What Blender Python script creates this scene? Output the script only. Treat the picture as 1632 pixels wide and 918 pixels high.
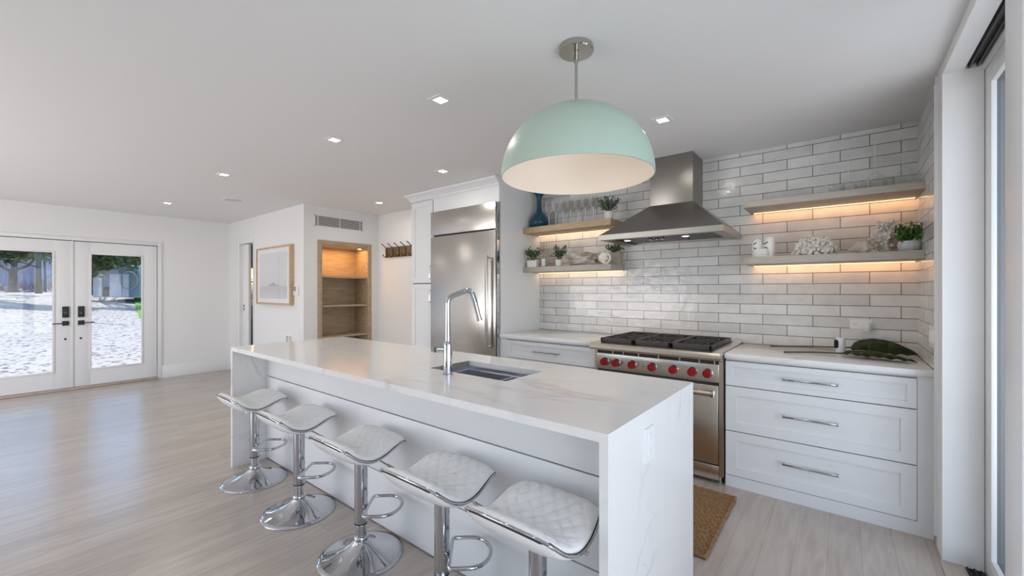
import bpy, bmesh, math, random
from mathutils import Vector, Matrix, noise as mnoise
R = math.radians
random.seed(7)
for o in list(bpy.data.objects):
    bpy.data.objects.remove(o, do_unlink=True)
SC = bpy.context.scene
COL = SC.collection

# ------------------------------------------------------------------ camera
cd = bpy.data.cameras.new('camera')
cam = bpy.data.objects.new('camera', cd); COL.objects.link(cam)
cam.location = (0, 0, 1.355); cam.rotation_euler = (R(90), 0, R(38.43))
cd.sensor_width = 36; cd.lens = 664/1632*36; cd.shift_y = 3.5/1632; cd.clip_start = 0.02; cd.clip_end = 300
SC.camera = cam
# ------------------------------------------------------------------ world, sun, added window fill lamps, exposure
SKY_STRENGTH = 0.36; SUN_POWER = 4.5; FILL_BACK = 150; FILL_SIDE = 84; DOWNLIGHT = 2.6; EXPOSURE = 0.0
W = bpy.data.worlds.new('sky'); SC.world = W; W.use_nodes = True
wn = W.node_tree; bg = wn.nodes['Background']
sky = wn.nodes.new('ShaderNodeTexSky'); sky.sky_type = 'NISHITA'; sky.sun_disc = False
sky.sun_elevation = R(58); sky.sun_rotation = R(-70); sky.air_density = 1.0; sky.dust_density = 0.4; sky.ozone_density = 2.0
wn.links.new(sky.outputs[0], bg.inputs[0]); bg.inputs[1].default_value = SKY_STRENGTH
def lamp(name, typ, loc, energy, color=(1, 1, 1), target=None, **kw):
    l = bpy.data.lights.new(name, typ); l.energy = energy; l.color = color
    for k, v in kw.items(): setattr(l, k, v)
    o = bpy.data.objects.new(name, l); COL.objects.link(o); o.location = loc
    if target is not None:
        o.rotation_euler = (Vector(target)-Vector(loc)).to_track_quat('-Z', 'Y').to_euler()
    return o
lamp('sun', 'SUN', (-20, 6, 20), SUN_POWER, (1, .96, .9), target=(-20+.40, 6.25, 19.15), angle=R(1))
lamp('window_fill', 'AREA', (-5.0, -3.4, .95), FILL_BACK, (1, .95, 1.0), target=(-5.3, -2.4, 2.05), shape='RECTANGLE', size=3.8, size_y=1.7)  # unseen area lamp added at rear window, tilted up to brighten the ceiling
lamp('sliding_door_fill', 'AREA', (1.35, .75, 1.10), FILL_SIDE, (.90, .89, 1), target=(.35, .85, 1.75), shape='RECTANGLE', size=4.0, size_y=2.2)  # added area lamp outside the sliding door, tipped upward to lift the right side
SC.view_settings.view_transform = 'Standard'; SC.view_settings.look = 'None'
SC.view_settings.exposure = EXPOSURE; SC.view_settings.gamma = 1; SC.view_settings.use_curve_mapping = False

# ------------------------------------------------------------------ materials
MATS = {}
def mat(name, col, rough=.5, metal=0, noise=0, nscale=8, bump=0, bscale=60, stretch=(1, 1, 1), col2=None, **kw):
    m = bpy.data.materials.new(name); m.use_nodes = True; nt = m.node_tree; N = nt.nodes; L = nt.links
    b = N['Principled BSDF']
    b.inputs['Base Color'].default_value = (*col, 1); b.inputs['Roughness'].default_value = rough; b.inputs['Metallic'].default_value = metal
    for k, v in kw.items(): b.inputs[k.replace('_', ' ')].default_value = v
    if noise or bump or col2:
        tc = N.new('ShaderNodeTexCoord'); mp = N.new('ShaderNodeMapping'); mp.inputs['Scale'].default_value = stretch
        L.new(tc.outputs['Object'], mp.inputs[0])
    if noise or col2:
        n = N.new('ShaderNodeTexNoise'); n.inputs['Scale'].default_value = nscale; n.inputs['Detail'].default_value = 6
        L.new(mp.outputs[0], n.inputs['Vector'])
        r = N.new('ShaderNodeValToRGB'); r.color_ramp.elements[0].position = .3; r.color_ramp.elements[1].position = .7
        c2 = col2 if col2 else tuple(max(0, c*(1-noise)) for c in col)
        r.color_ramp.elements[0].color = (*c2, 1); r.color_ramp.elements[1].color = (*col, 1)
        L.new(n.outputs[0], r.inputs[0]); L.new(r.outputs[0], b.inputs['Base Color'])
    if bump:
        n2 = N.new('ShaderNodeTexNoise'); n2.inputs['Scale'].default_value = bscale; n2.inputs['Detail'].default_value = 3
        L.new(mp.outputs[0], n2.inputs['Vector'])
        bp = N.new('ShaderNodeBump'); bp.inputs['Strength'].default_value = bump; bp.inputs['Distance'].default_value = .01
        L.new(n2.outputs[0], bp.inputs['Height']); L.new(bp.outputs[0], b.inputs['Normal'])
    MATS[name] = m
    return m
def emit(name, col, s):
    m = bpy.data.materials.new(name); m.use_nodes = True; N = m.node_tree.nodes; b = N['Principled BSDF']
    b.inputs['Base Color'].default_value = (*col, 1); b.inputs['Emission Color'].default_value = (*col, 1); b.inputs['Emission Strength'].default_value = s
    MATS[name] = m; return m
def glassmat(name, tint=(1, 1, 1), edge=.35, base=.03, edgecol=(.9, .9, .9), rough=.02):
    m = bpy.data.materials.new(name); m.use_nodes = True; nt = m.node_tree; N = nt.nodes; L = nt.links
    N.remove(N['Principled BSDF'])
    t = N.new('ShaderNodeBsdfTransparent'); t.inputs[0].default_value = (*tint, 1)
    g = N.new('ShaderNodeBsdfGlossy'); g.inputs[0].default_value = (*edgecol, 1); g.inputs['Roughness'].default_value = rough
    lw = N.new('ShaderNodeLayerWeight'); lw.inputs[0].default_value = .25
    mr = N.new('ShaderNodeMapRange'); mr.inputs['To Min'].default_value = base; mr.inputs['To Max'].default_value = edge
    L.new(lw.outputs['Facing'], mr.inputs[0])
    mx = N.new('ShaderNodeMixShader'); L.new(mr.outputs[0], mx.inputs[0]); L.new(t.outputs[0], mx.inputs[1]); L.new(g.outputs[0], mx.inputs[2])
    L.new(mx.outputs[0], N['Material Output'].inputs[0]); MATS[name] = m; return m

mat('wall_paint', (.80, .80, .795), .6, bump=.04, bscale=120)
mat('ceiling_paint', (.80, .80, .80), .7, bump=.04, bscale=90)
mat('trim_paint', (.80, .805, .81), .38)
mat('cabinet_paint', (.80, .81, .82), .36)
mat('gap', (.12, .12, .13), .8)
mat('chrome', (.54, .55, .57), .05, 1)
mat('polished_nickel', (.48, .47, .42), .10, 1)
mat('steel', (.60, .58, .55), .26, 1, bump=.02, bscale=3.0, noise=.06, nscale=60, stretch=(1, 1, 18))
mat('steel_hood', (.33, .315, .29), .36, 1, noise=.05, nscale=60, stretch=(1, 1, 14))
mat('steel_rim', (.46, .44, .41), .32, 1)
mat('steel_range', (.72, .67, .60), .25, 1, noise=.02, nscale=60, stretch=(1, 1, 14))
mat('dark_steel', (.10, .10, .10), .35, .8)
mat('sink_steel', (.62, .64, .67), .34, 1)
mat('cast_iron', (.034, .031, .029), .45, bump=.15, bscale=200)
mat('black_metal', (.018, .019, .022), .4)
mat('tray_brown', (.050, .032, .026), .35)
mat('red_knob', (.30, .006, .010), .28)
mat('seat_white', (.88, .88, .86), .42, bump=.05, bscale=160)
mat('shell_white', (.87, .87, .86), .3)
mat('stool_black', (.02, .02, .02), .4)
mat('mint_enamel', (.44, .56, .485), .42)
mat('shade_inside', (.80, .75, .68), .5)
mat('oak', (.56, .42, .26), .5, col2=(.44, .32, .19), nscale=7, stretch=(1, 6, 10))  # washed oak with warm pendant light put into its golden colour
mat('oak_washed', (.50, .455, .40), .55, col2=(.40, .36, .31), nscale=9, stretch=(1, 6, 14))
mat('niche_wood', (.50, .375, .24), .55, col2=(.35, .265, .175), nscale=5, stretch=(3, 1, 9))
mat('frame_oak', (.60, .43, .26), .5, col2=(.50, .34, .2), nscale=10, stretch=(4, 1, 2))
mat('dark_wood', (.20, .125, .06), .6, col2=(.11, .07, .03), nscale=14, stretch=(1, 1, 4))
mat('bronze', (.07, .05, .03), .4, .7)
mat('brass', (.42, .30, .14), .3, 1)
mat('plate_white', (.82, .82, .82), .35)
mat('slot_dark', (.05, .05, .05), .7)
mat('screen_grey', (.25, .27, .26), .3)
mat('vent_grey', (.58, .58, .58), .5)
mat('print_ink', (.40, .41, .43), .8)
mat('paper', (.84, .85, .86), .8)
mat('blue_glaze', (.008, .055, .10), .3, col2=(.012, .085, .14), nscale=12, bump=.2, bscale=25)
mat('pot_white', (.74, .73, .70), .6, noise=.1, nscale=20)
mat('pot_grey', (.42, .42, .41), .7)
mat('pot_beige', (.46, .41, .34), .75, noise=.15, nscale=14)
mat('bowl_blue', (.55, .60, .62), .5, noise=.2, nscale=14, stretch=(6, 6, 1))
mat('leaf_sage', (.10, .14, .085), .55, col2=(.045, .075, .045), nscale=25)
mat('leaf_bright', (.10, .22, .03), .5, col2=(.03, .09, .015), nscale=25)
mat('leaf_dark', (.030, .060, .020), .32, col2=(.012, .030, .010), nscale=9, bump=.2, bscale=18)
mat('leaf_vein', (.10, .14, .06), .45)
mat('stem_green', (.075, .085, .045), .5)
mat('stem_brown', (.12, .08, .05), .7)
mat('coral_white', (.80, .76, .70), .8, noise=.15, nscale=40)
mat('shell_cream', (.66, .60, .53), .6, col2=(.50, .43, .36), nscale=14)
mat('driftwood', (.66, .60, .53), .75, col2=(.20, .16, .13), nscale=9, stretch=(1, 4, 4))
mat('bone', (.78, .74, .66), .6)
mat('bone_hole', (.35, .24, .10), .8)
mat('ceramic_white', (.80, .78, .73), .45)
mat('reed', (.35, .25, .17), .7)
mat('device_white', (.80, .80, .79), .35)
mat('device_black', (.012, .012, .014), .15)
mat('bath_wall', (.50, .46, .44), .6)
mat('grey_paint', (.28, .27, .26), .5)
mat('sill_wood', (.50, .42, .35), .5, noise=.15, nscale=10, stretch=(6, 1, 1))
mat('rubber_black', (.02, .02, .02), .6)
mat('jute', (.34, .20, .09), .95, col2=(.17, .09, .04), nscale=90)
mat('bark', (.20, .17, .15), .9, col2=(.10, .085, .08), nscale=6, stretch=(1, 1, .3))
mat('bark_dark', (.055, .055, .05), .9)
mat('twig', (.36, .34, .40), .9)
mat('evergreen', (.17, .20, .07), .8, col2=(.045, .065, .03), nscale=3)
mat('lawn_dull', (.17, .20, .10), .9, noise=.3, nscale=3)
mat('sky_haze_blue', (.33, .46, .70), 1.0, noise=.2, nscale=.6)
mat('cladding_grey', (.12, .13, .14), .5)
mat('siding_grey', (.16, .17, .18), .7)
mat('bush_purple', (.40, .33, .36), .95, noise=.3, nscale=3)
mat('grass', (.16, .42, .05), .9, col2=(.09, .28, .03), nscale=20)
mat('shed_blue', (.20, .28, .36), .6, noise=.15, nscale=3)
mat('shed_pale', (.58, .62, .74), .7, noise=.15, nscale=5)
mat('eave_white', (.7, .7, .7), .6)
emit('led_warm', (1.0, .66, .36), 2.2)
emit('lens_white', (1.0, .96, .90), 9)
emit('bulb_warm', (1.0, .80, .58), 5)
emit('sconce_glow', (1.0, .75, .50), 1.2)
glassmat('window_glass', (.97, .985, .98), .20, .02)
glassmat('picture_glass', (1, 1, 1), .30, .015)

def soft_glass(name, base, edge):
    m = glassmat(name, (.992, .995, .992), edge, base, (.97, .98, .98)); nt = m.node_tree; N = nt.nodes; L = nt.links
    g = next(n for n in N if n.type == 'BSDF_GLOSSY'); mx = next(n for n in N if n.type == 'MIX_SHADER')
    d = N.new('ShaderNodeBsdfDiffuse'); d.inputs[0].default_value = (.92, .94, .94, 1); m2 = N.new('ShaderNodeMixShader'); m2.inputs[0].default_value = .85  # white diffuse stands in for bright reflections on the glass
    L.new(g.outputs[0], m2.inputs[1]); L.new(d.outputs[0], m2.inputs[2]); L.new(m2.outputs[0], mx.inputs[2])
soft_glass('clear_glass', .04, .48)
soft_glass('glass_stem', .40, .75)
def nodes_of(name):
    m = bpy.data.materials.new(name); m.use_nodes = True; MATS[name] = m
    return m.node_tree, m.node_tree.nodes, m.node_tree.links, m.node_tree.nodes['Principled BSDF']
def tile_mat(name, uaxis):
    nt, N, L, b = nodes_of(name)
    tc = N.new('ShaderNodeTexCoord'); sp = N.new('ShaderNodeSeparateXYZ'); cb = N.new('ShaderNodeCombineXYZ')
    L.new(tc.outputs['Object'], sp.inputs[0])
    ad = N.new('ShaderNodeMath'); ad.operation = 'ADD'; ad.inputs[1].default_value = .013; L.new(sp.outputs[uaxis], ad.inputs[0])
    sz = N.new('ShaderNodeMath'); sz.operation = 'SUBTRACT'; sz.inputs[1].default_value = .9195; L.new(sp.outputs['Z'], sz.inputs[0])
    L.new(ad.outputs[0], cb.inputs[0]); L.new(sz.outputs[0], cb.inputs[1])
    br = N.new('ShaderNodeTexBrick'); br.offset = .5; br.squash = 1
    for k, v in (('Scale', 1), ('Mortar Size', .0026), ('Mortar Smooth', .1), ('Bias', 0), ('Brick Width', .3255), ('Row Height', .0808)): br.inputs[k].default_value = v
    br.inputs['Color1'].default_value = (.80, .80, .79, 1); br.inputs['Color2'].default_value = (.66, .655, .65, 1); br.inputs['Mortar'].default_value = (.19, .185, .18, 1)
    L.new(cb.outputs[0], br.inputs[0])
    n = N.new('ShaderNodeTexNoise'); n.inputs['Scale'].default_value = 11; n.inputs['Detail'].default_value = 5; L.new(tc.outputs['Object'], n.inputs['Vector'])
    rp = N.new('ShaderNodeValToRGB'); rp.color_ramp.elements[0].position = .3; rp.color_ramp.elements[0].color = (.88, .88, .88, 1); rp.color_ramp.elements[1].position = .65; rp.color_ramp.elements[1].color = (1, 1, 1, 1)
    L.new(n.outputs[0], rp.inputs[0])
    mx = N.new('ShaderNodeMix'); mx.data_type = 'RGBA'; mx.blend_type = 'MULTIPLY'; mx.inputs[0].default_value = 1
    L.new(br.outputs[0], mx.inputs[6]); L.new(rp.outputs[0], mx.inputs[7]); L.new(mx.outputs[2], b.inputs['Base Color'])
    b.inputs['Roughness'].default_value = .16
    n2 = N.new('ShaderNodeTexNoise'); n2.inputs['Scale'].default_value = 16; L.new(tc.outputs['Object'], n2.inputs['Vector'])
    m2 = N.new('ShaderNodeMath'); m2.operation = 'MULTIPLY_ADD'; m2.inputs[1].default_value = -1.2; L.new(br.outputs['Fac'], m2.inputs[0]); L.new(n2.outputs[0], m2.inputs[2])
    bp = N.new('ShaderNodeBump'); bp.inputs['Strength'].default_value = .45; bp.inputs['Distance'].default_value = .006
    L.new(m2.outputs[0], bp.inputs['Height']); L.new(bp.outputs[0], b.inputs['Normal'])
tile_mat('tile_back', 'X'); tile_mat('tile_side', 'Y')
def floor_mat():
    nt, N, L, b = nodes_of('oak_floor')
    tc = N.new('ShaderNodeTexCoord'); sp = N.new('ShaderNodeSeparateXYZ'); cb = N.new('ShaderNodeCombineXYZ'); L.new(tc.outputs['Object'], sp.inputs[0])
    ad = N.new('ShaderNodeMath'); ad.operation = 'ADD'; ad.inputs[1].default_value = .336; L.new(sp.outputs['X'], ad.inputs[0])
    L.new(sp.outputs['Y'], cb.inputs[0]); L.new(ad.outputs[0], cb.inputs[1])
    br = N.new('ShaderNodeTexBrick'); br.offset = .37; br.offset_frequency = 3
    for k, v in (('Scale', 1), ('Mortar Size', .0009), ('Mortar Smooth', .4), ('Bias', 0), ('Brick Width', 1.9), ('Row Height', .1375)): br.inputs[k].default_value = v
    br.inputs['Color1'].default_value = (.51, .45, .395, 1); br.inputs['Color2'].default_value = (.45, .395, .345, 1); br.inputs['Mortar'].default_value = (.30, .25, .21, 1)
    L.new(cb.outputs[0], br.inputs[0])
    mp = N.new('ShaderNodeMapping'); mp.inputs['Scale'].default_value = (9, 1.1, 1); L.new(tc.outputs['Object'], mp.inputs[0])
    n = N.new('ShaderNodeTexNoise'); n.inputs['Scale'].default_value = 3; n.inputs['Detail'].default_value = 8; n.inputs['Distortion'].default_value = .6; L.new(mp.outputs[0], n.inputs['Vector'])
    rp = N.new('ShaderNodeValToRGB'); rp.color_ramp.elements[0].position = .28; rp.color_ramp.elements[0].color = (.84, .82, .80, 1); rp.color_ramp.elements[1].position = .62; rp.color_ramp.elements[1].color = (1, 1, 1, 1)
    L.new(n.outputs[0], rp.inputs[0])
    mx = N.new('ShaderNodeMix'); mx.data_type = 'RGBA'; mx.blend_type = 'MULTIPLY'; mx.inputs[0].default_value = 1
    L.new(br.outputs[0], mx.inputs[6]); L.new(rp.outputs[0], mx.inputs[7]); L.new(mx.outputs[2], b.inputs['Base Color'])
    b.inputs['Roughness'].default_value = .25; b.inputs['Specular IOR Level'].default_value = .7
    bp = N.new('ShaderNodeBump'); bp.inputs['Strength'].default_value = .12; bp.inputs['Distance'].default_value = .004
    L.new(n.outputs[0], bp.inputs['Height']); L.new(bp.outputs[0], b.inputs['Normal'])
floor_mat()
def marble_mat(name, vein=.55, sc=1.0):
    nt, N, L, b = nodes_of(name)
    tc = N.new('ShaderNodeTexCoord'); mp = N.new('ShaderNodeMapping'); mp.inputs['Rotation'].default_value = (R(20), R(35), R(28)); mp.inputs['Scale'].default_value = (.6*sc, 1.5*sc, 1.0*sc)
    L.new(tc.outputs['Object'], mp.inputs[0])
    cur = None
    for s, d, w in ((1.1, 1.6, .022), (2.6, 2.2, .012)):
        n = N.new('ShaderNodeTexNoise'); n.inputs['Scale'].default_value = s; n.inputs['Detail'].default_value = 7; n.inputs['Distortion'].default_value = d; L.new(mp.outputs[0], n.inputs['Vector'])
        s1 = N.new('ShaderNodeMath'); s1.operation = 'SUBTRACT'; s1.inputs[1].default_value = .5; L.new(n.outputs[0], s1.inputs[0])
        a1 = N.new('ShaderNodeMath'); a1.operation = 'ABSOLUTE'; L.new(s1.outputs[0], a1.inputs[0])
        mr = N.new('ShaderNodeMapRange'); mr.inputs['From Min'].default_value = 0; mr.inputs['From Max'].default_value = w; mr.inputs['To Min'].default_value = 1; mr.inputs['To Max'].default_value = 0; L.new(a1.outputs[0], mr.inputs[0])
        if cur is None: cur = mr
        else:
            hf = N.new('ShaderNodeMath'); hf.operation = 'MULTIPLY'; hf.inputs[1].default_value = .5; L.new(mr.outputs[0], hf.inputs[0])
            mm = N.new('ShaderNodeMath'); mm.operation = 'MAXIMUM'; L.new(cur.outputs[0], mm.inputs[0]); L.new(hf.outputs[0], mm.inputs[1]); cur = mm
    pn = N.new('ShaderNodeTexNoise'); pn.inputs['Scale'].default_value = 1.7; L.new(mp.outputs[0], pn.inputs['Vector'])
    pr = N.new('ShaderNodeMapRange'); pr.inputs['From Min'].default_value = .42; pr.inputs['From Max'].default_value = .62; L.new(pn.outputs[0], pr.inputs[0])
    mu = N.new('ShaderNodeMath'); mu.operation = 'MULTIPLY'; L.new(cur.outputs[0], mu.inputs[0]); L.new(pr.outputs[0], mu.inputs[1])
    mv = N.new('ShaderNodeMath'); mv.operation = 'MULTIPLY'; mv.inputs[1].default_value = vein; L.new(mu.outputs[0], mv.inputs[0])
    mx = N.new('ShaderNodeMix'); mx.data_type = 'RGBA'; mx.inputs[6].default_value = (.80, .795, .785, 1); mx.inputs[7].default_value = (.52, .51, .51, 1)
    L.new(mv.outputs[0], mx.inputs[0]); L.new(mx.outputs[2], b.inputs['Base Color']); b.inputs['Roughness'].default_value = .14
marble_mat('marble', .55, 1.0)
def print_mat():
    # pale seascape: light sky, faint horizon band and a small hazy island
    nt, N, L, b = nodes_of('seascape_print')
    tc = N.new('ShaderNodeTexCoord'); sp = N.new('ShaderNodeSeparateXYZ'); L.new(tc.outputs['Generated'], sp.inputs[0])
    rp = N.new('ShaderNodeValToRGB'); cr = rp.color_ramp
    cr.elements[0].position = 0; cr.elements[0].color = (.66, .67, .70, 1); cr.elements[1].position = 1; cr.elements[1].color = (.70, .71, .73, 1)
    for p, c in ((.14, .60), (.27, .53), (.30, .66), (.5, .70)):
        e = cr.elements.new(p); e.color = (c, c*1.01, c*1.04, 1)
    nz = N.new('ShaderNodeTexNoise'); nz.inputs['Scale'].default_value = 9; mp = N.new('ShaderNodeMapping'); mp.inputs['Scale'].default_value = (1, 1, 5); L.new(tc.outputs['Generated'], mp.inputs[0]); L.new(mp.outputs[0], nz.inputs['Vector'])
    ma = N.new('ShaderNodeMath'); ma.operation = 'MULTIPLY_ADD'; ma.inputs[1].default_value = .05; L.new(nz.outputs[0], ma.inputs[0]); L.new(sp.outputs['Z'], ma.inputs[2])
    L.new(ma.outputs[0], rp.inputs[0]); L.new(rp.outputs[0], b.inputs['Base Color']); b.inputs['Roughness'].default_value = .8
print_mat()
def gravel_mat():
    nt, N, L, b = nodes_of('gravel')
    tc = N.new('ShaderNodeTexCoord'); v = N.new('ShaderNodeTexVoronoi'); v.inputs['Scale'].default_value = 16; L.new(tc.outputs['Object'], v.inputs['Vector'])
    rp = N.new('ShaderNodeValToRGB'); rp.color_ramp.elements[0].position = 0; rp.color_ramp.elements[0].color = (.10, .10, .10, 1); rp.color_ramp.elements[1].position = .30; rp.color_ramp.elements[1].color = (.50, .45, .41, 1)
    sp = N.new('ShaderNodeSeparateColor'); L.new(v.outputs['Color'], sp.inputs[0]); L.new(sp.outputs[0], rp.inputs[0]); L.new(rp.outputs[0], b.inputs['Base Color'])
    bp = N.new('ShaderNodeBump'); bp.inputs['Strength'].default_value = .35; bp.inputs['Distance'].default_value = .04; bp.invert = True
    L.new(v.outputs['Distance'], bp.inputs['Height']); L.new(bp.outputs[0], b.inputs['Normal']); b.inputs['Roughness'].default_value = .9
gravel_mat()

# ------------------------------------------------------------------ mesh helpers
def NB(): return bmesh.new()
def box(bm, x0, x1, y0, y1, z0, z1, bev=0, seg=2):
    vs = [bm.verts.new((x, y, z)) for x in (x0, x1) for y in (y0, y1) for z in (z0, z1)]
    F = [bm.faces.new([vs[i] for i in f]) for f in ((0, 1, 3, 2), (4, 6, 7, 5), (0, 4, 5, 1), (2, 3, 7, 6), (0, 2, 6, 4), (1, 5, 7, 3))]
    if bev:
        es = {e for f in F for e in f.edges}
        bmesh.ops.bevel(bm, geom=list(es), offset=bev, segments=seg, affect='EDGES', profile=.5)
def hexa(bm, lo, hi):
    """closed solid between two equal loops of points (lists)"""
    a = [bm.verts.new(p) for p in lo]; b = [bm.verts.new(p) for p in hi]; n = len(a)
    for i in range(n): bm.faces.new((a[i], a[(i+1) % n], b[(i+1) % n], b[i]))
    bm.faces.new(a[::-1]); bm.faces.new(b)
def lathe(bm, prof, c=(0, 0, 0), seg=32, axis='Z', cap=True, sx=1, sy=1):
    rings = []
    for r, h in prof:
        if r < 1e-6:
            p = (0, 0, h); rings.append([bm.verts.new(_ax(p, c, axis))])
        else:
            rings.append([bm.verts.new(_ax((sx*r*math.cos(2*math.pi*i/seg), sy*r*math.sin(2*math.pi*i/seg), h), c, axis)) for i in range(seg)])
    for a, b in zip(rings, rings[1:]):
        if len(a) == 1 and len(b) == 1: continue
        for i in range(seg):
            j = (i+1) % seg
            if len(a) == 1: bm.faces.new((a[0], b[i], b[j]))
            elif len(b) == 1: bm.faces.new((a[i], a[j], b[0]))
            else: bm.faces.new((a[i], a[j], b[j], b[i]))
    if cap:
        for rg in (rings[0], rings[-1]):
            if len(rg) > 1: bm.faces.new(rg)
def _ax(p, c, axis):
    x, y, z = p
    if axis == 'X': x, y, z = z, x, y
    elif axis == 'Y': x, y, z = x, z, y
    return (x+c[0], y+c[1], z+c[2])
def cyl(bm, a, b, r, r2=None, seg=20):
    tube(bm, [a, b], [r, r if r2 is None else r2], seg)
def tube(bm, pts, rad, seg=10, closed=False):
    pts = [Vector(p) for p in pts]; n = len(pts)
    if not isinstance(rad, (list, tuple)): rad = [rad]*n
    up = None; rings = []
    for i, p in enumerate(pts):
        a = pts[(i-1) % n] if (closed or i > 0) else p; b = pts[(i+1) % n] if (closed or i < n-1) else p
        t = (b-a).normalized()
        if up is None:
            up = t.cross(Vector((0, 0, 1)) if abs(t.z) < .9 else Vector((1, 0, 0))).normalized()
        up = (up-t*up.dot(t)).normalized(); s = t.cross(up)
        rings.append([bm.verts.new(p+(up*math.cos(2*math.pi*k/seg)+s*math.sin(2*math.pi*k/seg))*rad[i]) for k in range(seg)])
    m = n if closed else n-1
    for i in range(m):
        a, b = rings[i], rings[(i+1) % n]
        for k in range(seg): bm.faces.new((a[k], a[(k+1) % seg], b[(k+1) % seg], b[k]))
    if not closed: bm.faces.new(rings[0][::-1]); bm.faces.new(rings[-1])
def fillet(pts, r, n=6):
    pts = [Vector(p) for p in pts]; out = [pts[0]]
    for a, p, b in zip(pts, pts[1:], pts[2:]):
        u = (a-p).normalized(); v = (b-p).normalized(); d = min(r, (a-p).length*.48, (b-p).length*.48)
        p0 = p+u*d; p1 = p+v*d
        for i in range(n+1):
            t = i/n; out.append(p0*(1-t)**2+p*2*t*(1-t)+p1*t*t)
    out.append(pts[-1]); return out
def ball(bm, c, r, seg=10, rings=7, s=(1, 1, 1)):
    m = Matrix.Translation(c) @ Matrix.Diagonal((r*s[0], r*s[1], r*s[2], 1))
    bmesh.ops.create_uvsphere(bm, u_segments=seg, v_segments=rings, radius=1, matrix=m)
def rootloc(o):
    v = Vector()
    while o is not None: v = v+o.location; o = o.parent
    return v
def build(name, bm, m, parent=None, sharp=35, kind=None):
    bmesh.ops.recalc_face_normals(bm, faces=bm.faces[:])
    ca = math.cos(R(sharp))
    for f in bm.faces: f.smooth = True
    for e in bm.edges:
        if len(e.link_faces) == 2 and e.link_faces[0].normal.dot(e.link_faces[1].normal) < ca: e.smooth = False
    if parent is not None:
        d = rootloc(parent)
        for v in bm.verts: v.co -= d
    me = bpy.data.meshes.new(name); bm.to_mesh(me); bm.free(); me.materials.append(MATS[m])
    o = bpy.data.objects.new(name, me); COL.objects.link(o); o.parent = parent
    if kind: o['kind'] = kind
    return o
def tag(o, label, cat, group=None, kind=None):
    o['label'] = label; o['category'] = cat
    if group: o['group'] = group
    if kind: o['kind'] = kind
    return o
def thing(name, label, cat, loc=(0, 0, 0), group=None):
    o = bpy.data.objects.new(name, None); COL.objects.link(o); o.location = loc; o.empty_display_size = .05
    return tag(o, label, cat, group)
def solo(name, bm, m, label, cat, loc=None, group=None, sharp=35):
    """a thing that is one mesh, its origin moved to loc"""
    if loc is not None:
        for v in bm.verts: v.co -= Vector(loc)
    o = build(name, bm, m, None, sharp)
    if loc is not None: o.location = loc
    return tag(o, label, cat, group)
def struct(name, bm, m, parent=None, label=None):
    o = build(name, bm, m, parent)
    if parent is None: o['kind'] = 'structure'; o['category'] = name.split('_')[0]
    if label: o['label'] = label
    return o
def copy_tree(o, parent=None):
    c = o.copy(); COL.objects.link(c); c.parent = parent
    for ch in [x for x in bpy.data.objects if x.parent == o]: copy_tree(ch, c)
    return c
def bx(name, m, parent, *a, bev=0, label=None):
    b = NB(); box(b, *a, bev=bev); o = build(name, b, m, parent)
    if label: o['label'] = label
    return o

# ------------------------------------------------------------------ room shell
XL, XR, YF_, YB, ZC = -8.217, .391, -3.0, 3.87, 2.489     # far door wall, right wall, wall behind camera, tiled wall, ceiling
YH, XN, YK = 2.578, -5.527, 3.70                           # picture wall, niche wall, hook wall
b = NB(); box(b, XL-.15, .47, YF_-.15, YB+.1, -.1, 0); box(b, XL-.15, -5.86, 2.6, 4.4, -.1, 0)
fl = struct('floor', b, 'oak_floor', label='light whitewashed oak plank floor')
b = NB(); box(b, XL-.2, .75, YF_-.2, 4.5, ZC, ZC+.15)
struct('ceiling', b, 'ceiling_paint', label='smooth white painted ceiling')
b = NB(); box(b, -4.1, XR, YB, YB+.12, 0, ZC)
wb = struct('wall_back', b, 'tile_back', label='back wall of glossy off white running bond tile with dark grout')
# right wall: tiled return, painted jamb, header, solid wall behind the camera
b = NB(); box(b, XR, XR+.14, 3.126, YB+.1, 0, ZC)
struct('wall_right', b, 'tile_side', label='short tiled return wall beside the sliding door')
b = NB(); box(b, XR, XR+.142, 2.974, 3.126, 0, ZC); box(b, XR, XR+.075, -.6, 2.974, 2.434, ZC); box(b, XR+.135, XR+.25, -.6, 2.974, 2.41, ZC)
box(b, XR, XR+.142, YF_-.15, -.6, 0, ZC); box(b, XR+.075, XR+.135, -.6, 2.974, 2.47, ZC)
struct('wall_right_jamb', b, 'wall_paint', label='white painted jamb and header around the sliding door opening')
b = NB(); box(b, XR-.006, XR+.002, 3.118, 3.130, .92, ZC-.001); box(b, XR-.012, XR, 3.108, 3.117, .06, 2.44)
struct('trim_1', b, 'trim_paint')
b = NB(); box(b, XR-.01, .46, -.6, 2.974, -.05, .006); struct('trim_2', b, 'sill_wood', label='pale wood sill of the sliding door')
b = NB(); box(b, .462, .535, -.6, 2.974, -.05, -.004)
for x in (.476, .50, .523): box(b, x-.003, x+.003, -.6, 2.974, -.004, .006)
struct('trim_3', b, 'rubber_black', label='black floor track of the sliding door')
b = NB(); box(b, .47, .523, -.6, 2.974, 2.455, 2.468)
for x in (.482, .510): box(b, x-.003, x+.003, -.6, 2.974, 2.435, 2.456)
struct('trim_4', b, 'dark_steel', label='dark overhead track of the sliding door')
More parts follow.
